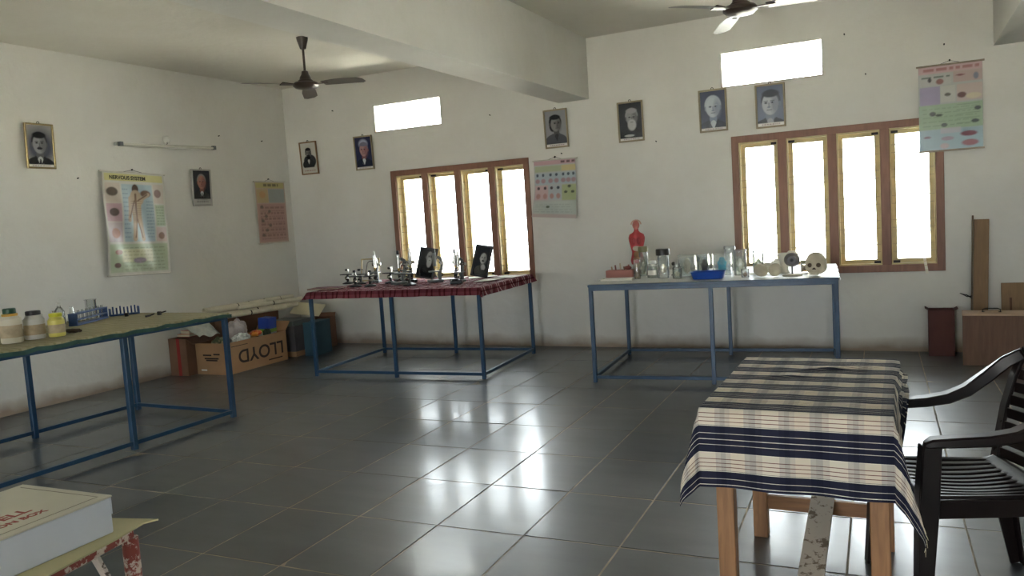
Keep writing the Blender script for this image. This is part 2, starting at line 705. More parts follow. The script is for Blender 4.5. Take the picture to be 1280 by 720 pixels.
wall_back = wall_y('wall_back', YB, YB + WT, XL - WT, XR + WT, 0, ZC, [WIN1, WIN2, ADDED_WIN, VENT1, VENT2, ADDED_VENT], M['wall'])
wall_front = wall_y('wall_front', YF, YF - WT, XL - WT, XR + WT, 0, ZC, [ADDED_FWIN1, ADDED_FDOOR, ADDED_FWIN2], M['wall'])
wall_left = tag(MB().box(XL - WT, XL, YF, YB, 0, ZC).build('wall_left', M['wall']), kind='structure')
wall_right = tag(MB().box(XR, XR + WT, YF, YB, 0, ZC).build('wall_right', M['wall']), kind='structure')
ceiling = tag(MB().box(XL - WT, XR + WT, YF - WT, YB + WT, ZC, ZC + 0.15).build('ceiling', M['ceil']), kind='structure')
for bx in (-3.305, 0.72):
    tag(MB().box(bx, bx + 0.35, YF, YB, 2.655, ZC).build('ceiling_beam', M['wall']), kind='structure')
tag(MB().box(XL - WT, XR + WT, YF - 2.7, YF - WT, 2.55, 2.70).build('added_shade_slab', M['ceil']), kind='structure')  # unseen slab added to cut the daylight through the front openings
tag(MB().box(-30, 30, -30, 40, -0.5, -0.3).build('ground', M['ground']), kind='structure')

floor = tag(MB().box(XL - WT, XR + WT, YF - WT, YB + WT, -0.2, -0.0018).build('floor', M['grout']), kind='structure')
# stone tiles: 0.455 x 0.594 m, the grid turned 1.5 degrees against the walls
TX, TY, TROT = 0.4555, 0.5945, R(1.5)
PIV = (-1.131, 3.166)
GAP = 0.0042


def clip(poly, ax, lim, keep_less):
    out = []
    for i in range(len(poly)):
        a, b = poly[i], poly[(i + 1) % len(poly)]
        ina = (a[ax] <= lim) == keep_less
        inb = (b[ax] <= lim) == keep_less
        if ina:
            out.append(a)
        if ina != inb:
            t = (lim - a[ax]) / (b[ax] - a[ax])
            out.append((a[0] + t * (b[0] - a[0]), a[1] + t * (b[1] - a[1])))
    return out


def tile_geo(mb, poly, dz=0.0):
    n = len(poly)
    cx = sum(p[0] for p in poly) / n
    cy = sum(p[1] for p in poly) / n
    ch = 0.0012

    def inset(p):
        d = math.hypot(p[0] - cx, p[1] - cy)
        k = max(0, d - ch * 1.3) / d
        return (cx + (p[0] - cx) * k, cy + (p[1] - cy) * k)
    vs = [(p[0], p[1], -0.02) for p in poly] + [(p[0], p[1], -0.0006 + dz) for p in poly]
    vs += [inset(p) + (dz,) for p in poly]
    fs = [tuple(range(2 * n, 3 * n))]
    for k in range(n):
        k2 = (k + 1) % n
        fs += [(k, k2, n + k2, n + k), (n + k, n + k2, 2 * n + k2, 2 * n + k)]
    mb.add(vs, fs)


hx, hy = TX / 2 - GAP, TY / 2 - GAP
mbt = MB()
tile_geo(mbt, [(-hx, -hy), (hx, -hy), (hx, hy), (-hx, hy)])
tile_me = mbt.mesh('tile', M['slate'])
rest = MB()
ct, st = math.cos(TROT), math.sin(TROT)
for i in range(-16, 16):
    for j in range(-13, 12):
        # every second column is pushed a little, joints are not perfect
        lx, ly = (i + 0.5) * TX, (j + 0.5) * TY
        cx, cy = PIV[0] + lx * ct - ly * st, PIV[1] + lx * st + ly * ct
        corners = [(cx + a * ct - b * st, cy + a * st + b * ct) for a, b in ((-hx, -hy), (hx, -hy), (hx, hy), (-hx, hy))]
        full = all(XL < p[0] < XR and YF < p[1] < YB for p in corners)
        poly = corners
        if not full:
            for ax, lim, kl in ((0, XL, False), (0, XR, True), (1, YF, False), (1, YB, True)):
                if poly:
                    poly = clip(poly, ax, lim, kl)
            if len(poly) < 3:
                continue
            area = abs(sum(poly[k][0] * poly[(k + 1) % len(poly)][1] - poly[(k + 1) % len(poly)][0] * poly[k][1] for k in range(len(poly)))) / 2
            if area < 0.002:
                continue
        seen = cy > 1.9 and cx > -1.68 * cy - 0.5 and cx < 0.14 * cy + 0.6
        if not seen:
            tile_geo(rest, poly)
        elif full:
            link('tile', tile_me, floor, (cx, cy, -.0004), 0, (random.gauss(0, .0016), random.gauss(0, .0016), TROT))
        else:
            m_ = MB()
            ox = sum(p[0] for p in poly) / len(poly)
            oy = sum(p[1] for p in poly) / len(poly)
            tile_geo(m_, [(p[0] - ox, p[1] - oy) for p in poly])
            m_.build('tile', M['slate'], floor, (ox, oy, 0))
tag(rest.build('tile_field', M['slate'], floor), kind='stuff')

# nails left in the walls
nail = MB().cyl((0, 0, 0), (0, -0.02, 0.004), 0.006, n=6).mesh('nail', M['latch'])
for x, z in ((-3.30, 2.115), (-3.385, 2.08), (-4.14, 2.62), (-0.45, 2.93), (-0.28, 2.55), (-6.33, 2.92), (-2.25, 2.14), (0.35, 2.72)):
    link('nail', nail, wall_back, (x, YB, z))
nail2 = MB().cyl((0, 0, 0), (0.02, 0, 0.004), 0.006, n=6).mesh('nail', M['latch'])
for y, z in ((6.93, 2.62), (5.1, 2.1), (7.62, 2.6)):
    link('nail', nail2, wall_left, (XL, y, z))


# ------------------------------------------------------------------ windows
def window(name, op, yin, sgn):
    """brown frame with three mullions, four ochre glazed sashes and thin grille rods; sgn=+1: outside is +Y"""
    x0, x1, z0, z1 = op
    root = link(name, None, None, (x0, yin, z0), 0)
    root['kind'] = 'structure'
    Wd, Hd = x1 - x0, z1 - z0
    fw, mwid = 0.066, 0.078
    ya, yb = -0.014 * sgn, 0.085 * sgn
    MB().ring(0, Wd, 0, Hd, fw, ya, yb).build('frame', M['winframe'], root, bevel=0.003)
    lw = (Wd - 2 * fw - 3 * mwid) / 4
    for k in range(4):
        a = fw + k * (lw + mwid)
        if k:
            MB().box(a - mwid, a, min(ya, yb) + 0.001, max(ya, yb) - 0.001, fw, Hd - fw).build('mullion', M['winframe'], root, bevel=0.003)
        s = MB().ring(a, a + lw, fw, Hd - fw, 0.012, 0.012 * sgn, 0.083 * sgn).build('lining', M['sash'], root)
        sa = MB().ring(a + 0.002, a + lw - 0.002, fw + 0.002, Hd - fw - 0.002, 0.047, 0.088 * sgn, 0.122 * sgn).build('sash', M['sash'], root, bevel=0.002)
        MB().box(a + 0.045, a + lw - 0.045, 0.103 * sgn, 0.107 * sgn, fw + 0.045, Hd - fw - 0.045).build('pane', M['pane'], sa)
        lx = a + (lw - 0.07 if k % 2 == 0 else 0.01)
        for lz in (fw + 0.012, Hd - fw - 0.04):
            MB().box(lx, lx + 0.06, 0.062 * sgn, 0.086 * sgn, lz, lz + 0.022).build('latch', M['latch'], sa)
    for zz in (0.12, 0.34, 0.56, 0.80, 1.02):
        for d in (0, 0.07):
            MB().cyl((fw - 0.01, 0.03 * sgn, fw + zz + d), (Wd - fw + 0.01, 0.03 * sgn, fw + zz + d), 0.0032, n=6).build('grille_rod', M['rod'], root, smooth=40)
    return root


window('window_1', WIN1, YB, 1)
window('window_2', WIN2, YB, 1)
window('window_3', ADDED_WIN, YB, 1)  # this one and the two front windows are unseen, added for daylight
window('window_4', ADDED_FWIN1, YF, -1)
window('window_5', ADDED_FWIN2, YF, -1)
for k, op in enumerate((VENT1, VENT2, ADDED_VENT)):  # the last ventilator is unseen, added for daylight
    root = link('window_%d' % (6 + k), None, None, (op[0], YB, op[2]))
    root['kind'] = 'structure'
    MB().ring(0, op[1] - op[0], 0, op[3] - op[2], 0.012, 0.012, 0.04).build('frame', M['wall'], root)
    MB().box(0.010, op[1] - op[0] - 0.010, 0.022, 0.025, 0.010, op[3] - op[2] - 0.010).build('pane', M['pane'], root)


# ------------------------------------------------------------------ ceiling fans
def ceiling_fan(label, x, y, ang, tilt):
    t = thing('ceiling_fan', label, 'fan', (x, y, ZC), 0, 'ceiling fans')
    MB().lathe([(0.02, -0.115), (0.028, -0.11), (0.052, -0.03), (0.056, -0.004), (0.05, 0)], 18).build('canopy', M['fan'], t, smooth=40)
    MB().cyl((0, 0, -0.33), (0, 0, -0.1), 0.0115, n=10).build('rod', M['fan'], t, smooth=40)
    MB().lathe([(0.02, -0.315), (0.03, -0.32), (0.036, -0.35), (0.052, -0.375), (0.056, -0.395), (0.07, -0.405), (0.074, -0.42)], 20).build('bell', M['fan'], t, smooth=40)
    MB().lathe([(0.074, -0.418), (0.108, -0.424), (0.122, -0.44), (0.122, -0.456), (0.1, -0.476), (0.045, -0.488), (0.012, -0.49)], 24).build('motor', M['fan'], t, smooth=40)
    for k in range(3):
        a = ang + k * 2 * PI / 3
        m = Matrix.Rotation(a, 3, 'Z')
        b = MB()
        n = 10

        def fn(u, v):
            L_ = 0.19 + u * 0.44
            wd = 0.05 + 0.018 * min(1, u * 3)
            if u > 0.93:
                wd *= math.sqrt(max(0.05, 1 - ((u - 0.93) / 0.07) ** 2 * 0.75))
            w_ = (v - 0.5) * 2 * wd
            return (L_, w_, -0.452 + w_ * tilt - 0.02 * u * u)
        b.grid(n, 4, fn)
        b.v += [(p[0], p[1], p[2] + 0.003) for p in b.v]
        nv = len(b.v) // 2
        nf = len(b.f)
        b.f += [tuple(i + nv for i in reversed(q)) for q in b.f]
        bl = b.rot(m).build('blade', M['fan'], t, smooth=40)
        MB().hexa([(0.10, -0.02, -0.453), (0.25, -0.035, -0.460), (0.10, 0.02, -0.453), (0.25, 0.035, -0.447),
                   (0.10, -0.02, -0.446), (0.25, -0.035, -0.451), (0.10, 0.02, -0.446), (0.25, 0.035, -0.439)]).rot(m).build('blade_arm', M['fan'], bl)
    return t


ceiling_fan('dark brown ceiling fan hanging in the far left bay before the beam', -5.07, 6.09, R(6), -0.19)
ceiling_fan('dark brown ceiling fan cut by the top edge, above the right-hand ventilator', -1.02, 6.02, R(-6), -0.15)

# ------------------------------------------------------------------ tube light
t = thing('tube_light', 'dusty fluorescent tube light mounted on the left wall', 'lamp', (XL, 5.54, 2.452), 0)
TL = 1.30
MB().box(0.0, 0.03, 0, TL, -0.018, 0.018).rot(Matrix.Rotation(R(1.0), 3, 'X')).build('batten', M['wplastic'], t, bevel=0.003)
MB().cyl((0.05, 0.06, -0.004), (0.05, TL - 0.05, 0.018), 0.015, n=12).build('tube', mat('tube_glass', (214, 212, 200), 0.2), t, smooth=40)
for yy in (0.03, TL - 0.05):
    MB().box(0.028, 0.068, yy - 0.012, yy + 0.03, -0.022 + yy * .0175, 0.022 + yy * .0175).build('tube_holder', M['greymetal'], t, bevel=0.003)
t = thing('ceiling_rose', 'small round electrical rose on the wall above the tube light', 'fitting', (XL, 6.18, 2.535), 0)
MB().lathe([(0.045, 0), (0.045, 0.015), (0.03, 0.03), (0.0, 0.032)], 18).rot(Matrix.Rotation(R(90), 3, 'Y')).build('base', M['wplastic'], t, smooth=40)
MB().tube([(0.02, 0.0, -0.02), (0.03, -0.01, -0.05), (0.02, -0.02, -0.062)], 0.004, 6).build('wire', M['latch'], t, smooth=60)


def lettering(txt, size, parent, loc, rot, m, align='CENTER', off=0.0015, sx=1.0):
    cu = bpy.data.curves.new('lettering', 'FONT')
    cu.body = txt
    cu.size = size
    cu.align_x = align
    cu.extrude = 0.0004
    cu.offset = off
    tmp = bpy.data.objects.new('lettering_tmp', cu)
    COL.objects.link(tmp)
    me = bpy.data.meshes.new_from_object(tmp.evaluated_get(bpy.context.evaluated_depsgraph_get()))
    bpy.data.objects.remove(tmp)
    me.materials.clear()
    me.materials.append(m)
    if sx != 1.0:
        for v in me.vertices:
            v.co.x *= sx
    me.name = 'lettering'
    return link('lettering', me, parent, loc, 0, rot)


# ------------------------------------------------------------------ printed sheets (flat print as a colour attribute)
class Canvas:
    def __init__(s, nx, ny, bgc, asp):
        s.nx, s.ny, s.asp = nx, ny, asp      # asp = height / width; u in 0..1, v in 0..asp (measured from the bottom)
        u = np.linspace(0, 1, nx + 1)
        v = np.linspace(0, asp, ny + 1)
        s.U, s.Vv = np.meshgrid(u, v)
        s.px = 1.0 / nx
        s.c = np.ones(s.U.shape + (3,)) * np.array(lin(bgc))

    def _mix(s, a, col):
        a = np.clip(a, 0, 1)[..., None]
        s.c = s.c * (1 - a) + np.array(lin(col)) * a

    def ell(s, x, y, rx, ry, col, soft=None, rot=0.0, al=1.0, lo=None, hi=None):
        dx, dy = s.U - x, s.Vv - y
        c, n = math.cos(rot), math.sin(rot)
        a, b = (dx * c + dy * n) / rx, (-dx * n + dy * c) / ry
        d = np.sqrt(a * a + b * b)
        sf = soft if soft else s.px / min(rx, ry)
        m = np.clip((1 + sf / 2 - d) / sf, 0, 1)
        if lo is not None:
            m = m * np.clip((s.Vv - lo) / s.px + .5, 0, 1)
        if hi is not None:
            m = m * np.clip((hi - s.Vv) / s.px + .5, 0, 1)
        s._mix(m * al, col)
        return s

    def rect(s, x0, y0, x1, y1, col, al=1.0):
        p = s.px
        m = np.clip((s.U - x0) / p + .5, 0, 1) * np.clip((x1 - s.U) / p + .5, 0, 1) * np.clip((s.Vv - y0) / p + .5, 0, 1) * np.clip((y1 - s.Vv) / p + .5, 0, 1)
        s._mix(m * al, col)
        return s

    def line(s, x0, y0, x1, y1, w, col, al=1.0):
        dx, dy = x1 - x0, y1 - y0
        L2 = dx * dx + dy * dy + 1e-9
        t = np.clip(((s.U - x0) * dx + (s.Vv - y0) * dy) / L2, 0, 1)
        d = np.hypot(s.U - x0 - t * dx, s.Vv - y0 - t * dy)
        s._mix(np.clip((w / 2 - d) / s.px + .5, 0, 1) * al, col)
        return s

    def dashes(s, x0, x1, y, h, col, n, al=0.8, seed=1):
        r = random.Random(seed)
        x = x0
        while x < x1:
            l = (x1 - x0) / n * r.uniform(.4, 1.2)
            s.rect(x, y, min(x + l, x1), y + h, col, al)
            x += l + (x1 - x0) / n * .25
        return s

    def sheet(s, name, wd, hd, m, parent, fn=None, loc=(0, 0, 0), rot=None):
        """sheet in local XZ (x 0..wd, z 0..hd), facing -Y; fn(u,v)->(dx,dy,dz) bends it"""
        mb = MB()

        def g(u, v):
            d = fn(u, v) if fn else (0, 0, 0)
            return (u * wd + d[0], d[1], v * hd + d[2])
        mb.grid(s.nx, s.ny, g)
        me = mb.mesh(name, m, fix=False)
        me.shade_smooth()
        ca = me.color_attributes.new('Col', 'FLOAT_COLOR', 'POINT')
        rgba = np.ones((s.c.shape[0] * s.c.shape[1], 4), dtype=np.float32)
        cc = s.c.reshape(-1, 3)
        lum = cc.mean(axis=1, keepdims=True)
        rgba[:, :3] = (cc * .66 + lum * .34) * .9
        ca.data.foreach_set('color', rgba.ravel())
        return link(name, me, parent, loc, 0, rot)


def bust(cv, p):
    """generic head and shoulders; p: dict of tones and offsets"""
    cx, cy, sc = p.get('cx', .5), p.get('cy', .88), p.get('s', 1.0)
    skin, hair, coat = p['skin'], p['hair'], p['coat']
    sh = p.get('shade', tuple(int(x * .62) for x in skin))
    tw = p.get('turn', 0.0)
    # coat and collar
    cv.ell(cx - .02, cy - .72 * sc, .50 * sc, .34 * sc, coat, .06)
    cv.rect(cx - .42 * sc, 0, cx + .42 * sc, max(.02, cy - .70 * sc), coat)
    if p.get('neck', True):
        cv.ell(cx + tw * .2, cy - .33 * sc, .12 * sc, .18 * sc, sh, .12)
    if 'shirt' in p:
        cv.ell(cx + tw * .3, cy - .55 * sc, .10 * sc, .16 * sc, p['shirt'], .1)
        cv.line(cx - .15 * sc, cy - .40 * sc, cx - .02 + tw * .3, cy - .72 * sc, .05 * sc, coat)
        cv.line(cx + .15 * sc, cy - .40 * sc, cx + .02 + tw * .3, cy - .72 * sc, .05 * sc, coat)
        if 'tie' in p:
            cv.ell(cx + tw * .3, cy - .60 * sc, .032 * sc, .14 * sc, p['tie'], .1)
    # hair behind, head, features
    hw = p.get('hairw', 1.0)
    cv.ell(cx - tw * .25, cy + .08 * sc, .255 * sc * hw, .30 * sc, hair, .12)
    if 'longhair' in p:
        cv.ell(cx - tw * .45 - .1 * sc, cy - .08 * sc, .15 * sc, .22 * sc, hair, .2)
        cv.ell(cx - tw * .45 + .13 * sc, cy - .05 * sc, .12 * sc, .2 * sc, hair, .2)
    cv.ell(cx + .225 * sc - tw * .5, cy - .02 * sc, .035 * sc, .075 * sc, sh, .2)
    cv.ell(cx - .225 * sc - tw * .5, cy - .02 * sc, .035 * sc, .075 * sc, sh, .2)
    cv.ell(cx, cy, .215 * sc, .30 * sc, skin, .14)
    cv.ell(cx + .13 * sc, cy - .03 * sc, .11 * sc, .26 * sc, sh, .9, al=.75)
    if not p.get('bald'):
        cv.ell(cx - tw * .3, cy + .27 * sc, .22 * sc * hw, .10 * sc, hair, .3)
    f = tw * .6
    for k in (-1, 1):
        ex = cx + f + k * .085 * sc
        cv.ell(ex, cy + .03 * sc, .05 * sc, .028 * sc, sh, .5)
        cv.ell(ex, cy + .03 * sc, .022 * sc, .018 * sc, (22, 22, 26), .4)
        cv.line(ex - .05 * sc, cy + .075 * sc, ex + .05 * sc, cy + .08 * sc, .02 * sc, hair, .8)
    if p.get('glasses'):
        for k in (-1, 1):
            cv.ell(cx + f + k * .09 * sc, cy + .03 * sc, .065 * sc, .05 * sc, (30, 30, 34), .25, al=.5)
    cv.line(cx + f * 1.2, cy + .02 * sc, cx + f * 1.4 + .01, cy - .085 * sc, .034 * sc, sh, .8)
    cv.ell(cx + f * 1.3, cy - .09 * sc, .045 * sc, .022 * sc, sh, .4)
    cv.line(cx + f - .06 * sc, cy - .165 * sc, cx + f + .06 * sc, cy - .165 * sc, .02 * sc, tuple(int(x * .45) for x in skin))
    if 'mous' in p:
        cv.ell(cx + f, cy - .135 * sc, .09 * sc, .032 * sc, p['mous'], .3)
    if 'beard' in p:
        cv.ell(cx + f * .8, cy - .27 * sc, .17 * sc, p.get('bl', .2) * sc, p['beard'], .3)
        cv.ell(cx + f * .8, cy - .15 * sc, .13 * sc, .06 * sc, p['beard'], .3)
        cv.line(cx + f - .05 * sc, cy - .165 * sc, cx + f + .05 * sc, cy - .165 * sc, .02 * sc, tuple(int(x * .45) for x in skin))


PW, PH = 0.275, 0.412


def portrait(label, loc, rz, frame, paint, tilt=2.5, group='framed portraits on the walls', wd=PW, hd=PH, hook=True, rot=None, fwid=0.017):
    t = thing('framed_portrait', label, 'picture', loc, rz, group, rot or (R(tilt), 0, rz))
    # local: x across, z up, face towards -Y, back at y=0
    MB().ring(-wd / 2, wd / 2, 0, hd, fwid, -0.022, -0.002).build('frame', frame, t, bevel=0.003)
    MB().box(-wd / 2 + .004, wd / 2 - .004, -0.006, -0.001, .004, hd - .004).build('backing', M['carddark'], t)
    iw, ih = wd - 2 * fwid + .004, hd - 2 * fwid + .004
    cv = Canvas(56, 84, (225, 222, 212), ih / iw)
    paint(cv)
    cv.sheet('print', iw, ih, M['print'], t, loc=(-iw / 2, -0.012, fwid - .002))
    if hook:
        MB().tube([(-.012, -.006, hd - .004), (-.010, -.007, hd + .012), (0, -.008, hd + .018), (.010, -.007, hd + .012), (.012, -.006, hd - .004)], .0035, 6).build('hanger', M['latch'], t, smooth=60)
    return t


def caption(cv, h=.10, col=(228, 224, 214), ink=(120, 60, 58), al=.7, seed=3):
    cv.rect(0, 0, 1, h, col)
    cv.dashes(.16, .84, h * .38, h * .32, ink, 7, al, seed)


GOLD = mat('gilt_frame', (182, 164, 116), 0.25, metal=0.7, var=0.1)
SILV = mat('silver_frame', (168, 166, 160), 0.35, metal=0.4)
BRNF = mat('thin_brown_frame', (126, 96, 66), 0.45)
TAN = mat('tan_gilt_frame', (146, 134, 108), 0.5, metal=0.1)
DKF = mat('black_frame', (34, 34, 38), 0.4)


def q1(cv):
    cv.ell(.5, .75, .9, 1.0, (70, 74, 96), 1.2)
    bust(cv, dict(cx=.48, cy=.86, s=1.2, skin=(150, 152, 160), hair=(22, 24, 38), coat=(24, 26, 36), shirt=(190, 192, 196), tie=(40, 42, 52), mous=(34, 36, 48)))
    caption(cv, .1)


def q2(cv):
    cv.rect(0, 0, 1, 2, (36, 38, 48))
    bust(cv, dict(cx=.5, cy=1.02, s=1.02, skin=(196, 118, 92), hair=(150, 140, 132), coat=(30, 32, 42), shirt=(214, 214, 220), tie=(60, 34, 40), bald=True, shade=(150, 78, 60)))
    caption(cv, .26, (196, 194, 186), (90, 88, 86), .5)
    cv.rect(.2, .22, .8, .235, (60, 58, 58), .7)


def q3(cv):
    cv.rect(0, 0, 1, 2, (202, 198, 184))
    cv.ell(.55, .62, .40, .34, (52, 54, 58), .1)
    bust(cv, dict(cx=.48, cy=1.02, s=.78, skin=(128, 126, 120), hair=(26, 28, 30), coat=(38, 40, 44), shirt=(214, 212, 206), beard=(34, 34, 36), bl=.12))
    cv.rect(0, 0, 1, .30, (206, 202, 188))
    cv.dashes(.15, .85, .12, .045, (160, 60, 50), 5, .7)


def q4(cv):
    cv.rect(0, 0, 1, 2, (40, 42, 92))
    cv.ell(.5, 1.22, .26, .22, (150, 160, 206), .5)
    bust(cv, dict(cx=.5, cy=.92, s=1.05, skin=(186, 126, 130), hair=(112, 108, 140), coat=(34, 40, 66), shirt=(190, 196, 210), shade=(140, 78, 88), turn=-.06))
    caption(cv, .09)


def q5(cv):
    cv.rect(0, 0, 1, 2, (150, 152, 158))
    bust(cv, dict(cx=.5, cy=.98, s=1.08, skin=(140, 138, 138), hair=(34, 34, 38), coat=(86, 88, 98), shirt=(60, 60, 66), longhair=1, turn=.09, hairw=1.08))
    caption(cv, .12)


def q6(cv):
    cv.rect(0, 0, 1, 2, (34, 36, 42))
    bust(cv, dict(cx=.55, cy=.93, s=1.08, skin=(138, 138, 140), hair=(150, 150, 152), coat=(26, 26, 30), beard=(168, 168, 168), bl=.22, neck=False))
    cv.ell(.42, .20, .22, .05, (190, 188, 180), .3)
    caption(cv, .10)


def q7(cv):
    cv.rect(0, 0, 1, 2, (52, 64, 98))
    bust(cv, dict(cx=.5, cy=.90, s=1.28, skin=(176, 190, 206), hair=(168, 182, 200), coat=(30, 38, 62), shirt=(176, 190, 204), bald=True, shade=(112, 128, 156)))
    caption(cv, .10)


def q8(cv):
    cv.rect(0, 0, 1, 2, (96, 112, 144))
    bust(cv, dict(cx=.5, cy=.86, s=1.42, skin=(184, 194, 206), hair=(34, 42, 62), coat=(30, 38, 58), shirt=(150, 160, 176), turn=-.07, shade=(110, 124, 148)))
    caption(cv, .13)


WG = 'framed portraits on the walls'
portrait('gilt framed blue-grey portrait of a moustached man, leftmost on the left wall', (XL + .003, 4.748, 2.182), R(90), GOLD, q1)
portrait('silver framed colour portrait of a red-faced man in a dark suit', (XL + .003, 6.59, 1.815), R(90), SILV, q2)
portrait('thin brown frame with a vignette portrait on pale paper beside the room corner', (-6.75, YB - .003, 2.172), 0, BRNF, q3)
portrait('portrait on a deep blue ground left of the far ventilator', (-5.895, YB - .003, 2.158), 0, TAN, q4)
portrait('grey portrait of a long-haired man in profile under the beam end', (-3.342, YB - .003, 2.18), 0, TAN, q5)
portrait('dark portrait of a white-bearded man between beam and right window', (-2.505, YB - .003, 2.163), 0, TAN, q6)
portrait('blue-toned portrait of a bald man left below the right ventilator', (-1.66, YB - .003, 2.177), 0, TAN, q7)
portrait('blue-toned portrait of a dark-haired young man right below the right ventilator', (-1.117, YB - .003, 2.16), 0, TAN, q8)


# ------------------------------------------------------------------ wall charts
def wall_chart(label, loc, rz, wd, hd, cv, rodm, bend=None, lean=0.0, over=.02, title=None, bot=True, tw=0.0, rods=True):
    t = thing('wall_chart', label, 'chart', loc, rz, 'charts hung on the walls', (lean, tw, rz))
    bend = bend or (lambda u, v: (0, -.008 * math.sin(v * PI) * (0.6 + .4 * math.sin(u * 5)), 0))
    cv.sheet('sheet', wd, hd, M['chart'], t, fn=bend, loc=(-wd / 2, -.018, 0))
    MB().cyl((-wd / 2 - over, -.018, hd), (wd / 2 + over, -.018, hd), .008, n=8).build('top_rod', rodm, t, smooth=40)
    if bot:
        MB().cyl((-wd / 2 - over * .6, -.018, 0), (wd / 2 + over * .6, -.018, 0), .008, n=8).build('bottom_rod', rodm, t, smooth=40)
    MB().tube([(-wd * .2, -.016, hd), (0, -.006, hd + .03), (wd * .2, -.016, hd)], .0018, 5).build('cord', M['latch'], t)
    MB().cyl((0, .012, hd + .032), (0, -.014, hd + .036), .007, n=6).build('nail', M['latch'], t)
    if title:
        txt, size, x, z, m = title
        lettering(txt, size, t, (x, -.031, z), (R(90), 0, 0), m)
    return t


INK = mat('dark_print_ink', (58, 54, 30), 0.6)
RODB = mat('chart_rod', (150, 138, 120), 0.5)
RODW = mat('chart_rod_white', (196, 192, 180), 0.5)
A = 1.05 / .74
cv = Canvas(96, 136, (206, 204, 186), A)
cv.rect(.03, A - .12, .97, A - .02, (214, 206, 96))
cv.rect(.28, .46, .78, A - .16, (160, 190, 200))
for (x0, y0, x1, y1, c) in ((.03, 1.0, .26, 1.27, (206, 188, 168)), (.03, .74, .26, .99, (196, 150, 158)), (.03, .46, .26, .73, (190, 168, 172)),
                            (.80, 1.0, .97, 1.27, (208, 190, 170)), (.80, .68, .97, .98, (170, 190, 140)), (.80, .46, .97, .66, (212, 180, 168))):
    cv.rect(x0, y0, x1, y1, c)
cv.rect(.03, .04, .97, .43, (176, 194, 150))
cv.rect(.22, .18, .72, .36, (206, 208, 150))
for (x, y, rx, ry, c) in ((.13, 1.15, .085, .06, (86, 70, 56)), (.15, .87, .07, .055, (92, 70, 62)), (.15, .58, .07, .07, (196, 130, 100)), (.87, 1.14, .06, .06, (150, 110, 96)), (.88, .54, .05, .05, (150, 104, 80)),
                          (.17, .32, .06, .035, (150, 84, 70)), (.14, .14, .05, .035, (120, 80, 70)), (.50, .20, .10, .04, (150, 130, 150))):
    cv.ell(x, y, rx, ry, c, .25)
sk, dk = (196, 164, 120), (132, 90, 52)
cv.ell(.50, 1.19, .05, .07, (96, 66, 44), .2).ell(.66, 1.13, .085, .05, dk, .3)
cv.line(.50, 1.1, .50, .80, .16, sk).ell(.50, 1.04, .12, .09, sk, .2).line(.41, 1.06, .37, .76, .055, sk).line(.60, 1.06, .70, 1.12, .05, sk)
cv.line(.46, .80, .44, .50, .07, sk).line(.55, .80, .58, .50, .07, sk)
cv.line(.50, 1.12, .50, .78, .03, dk).line(.50, .80, .45, .52, .022, dk).line(.50, .80, .57, .52, .022, dk).line(.48, 1.03, .38, .80, .02, dk).line(.53, 1.03, .68, 1.12, .02, dk)
for k in range(7):
    cv.line(.42, .84 + k * .03, .58, .84 + k * .03, .008, dk, .7)
for k in range(12):
    cv.dashes(.29, .38, .52 + k * .06, .012, (80, 100, 130), 3, .6, k).dashes(.66, .77, .52 + k * .045, .012, (80, 100, 130), 3, .6, k + 20)
for k in range(7):
    cv.dashes(.25, .92, .07 + k * .05, .012, (90, 110, 80), 9, .45, k + 40).dashes(.82, .96, .70 + k * .04, .012, (96, 120, 80), 3, .6, k + 60)
wall_chart('tall glossy nervous system chart with a human figure on the left wall', (XL + .004, 5.675, 1.12), R(90), .735, 1.045, cv, RODW,
           bend=lambda u, v: (0, -.006 - .018 * math.sin(u * 7 + v * 4) ** 2 * math.sin(v * PI), 0), title=('NERVOUS SYSTEM', .052, -.08, .972, INK), tw=R(2.0))

A = .765 / .53
cv = Canvas(56, 80, (196, 164, 140), A)
cv.rect(.03, A - .15, .97, A - .02, (196, 180, 84)).dashes(.28, .78, A - .11, .06, (80, 74, 44), 4, .8, 5)
cv.rect(.03, .95, .40, A - .17, (196, 166, 100)).rect(.42, .95, .97, A - .17, (150, 160, 156)).ell(.22, 1.14, .1, .08, (206, 150, 60), .3)
cv.rect(.03, .04, .97, .93, (190, 138, 122))
for k in range(6):
    cv.dashes(.10, .92, .16 + k * .13, .05, (132, 82, 72), 6, .6, k).dashes(.10, .92, .10 + k * .13, .018, (120, 70, 66), 10, .6, k + 9)
for k in range(7):
    cv.ell(.16 + .12 * (k % 3), .2 + .11 * k, .05, .035, (120, 96, 80), .4)
wall_chart('small faded pink chart with yellow heading beside the corner on the left wall', (XL + .004, 7.675, 1.335), R(90), .52, .765, cv, RODW)

A = .625 / .49
cv = Canvas(64, 80, (186, 190, 186), A)
cv.rect(0, A - .10, 1, A - .01, (206, 150, 160)).dashes(.65, .98, A - .075, .045, (70, 30, 40), 2, .9, 4)
cv.rect(.02, 1.02, .66, 1.15, (176, 190, 140)).rect(.66, 1.02, 1, 1.15, (214, 196, 110)).rect(.02, .74, 1, 1.0, (166, 188, 200))
cv.rect(.02, .40, .33, .72, (210, 170, 170)).rect(.34, .40, .66, .72, (176, 188, 196)).rect(.67, .38, 1, .72, (176, 190, 120)).rect(.02, .06, 1, .36, (186, 200, 190)).rect(0, 0, 1, .08, (200, 176, 168))
for k, x in enumerate((.08, .22, .40, .54, .70, .82, .94)):
    cv.ell(x, .95, .03, .035, (60, 80, 100), .3).ell(x, .82, .055, .05, (176, 130, 140), .4)
for x in (.1, .26, .42, .58):
    cv.ell(x, .66, .035, .035, (70, 50, 60) if x < .5 else (40, 60, 80), .3).ell(x, .48, .05, .06, (190, 130, 120), .4)
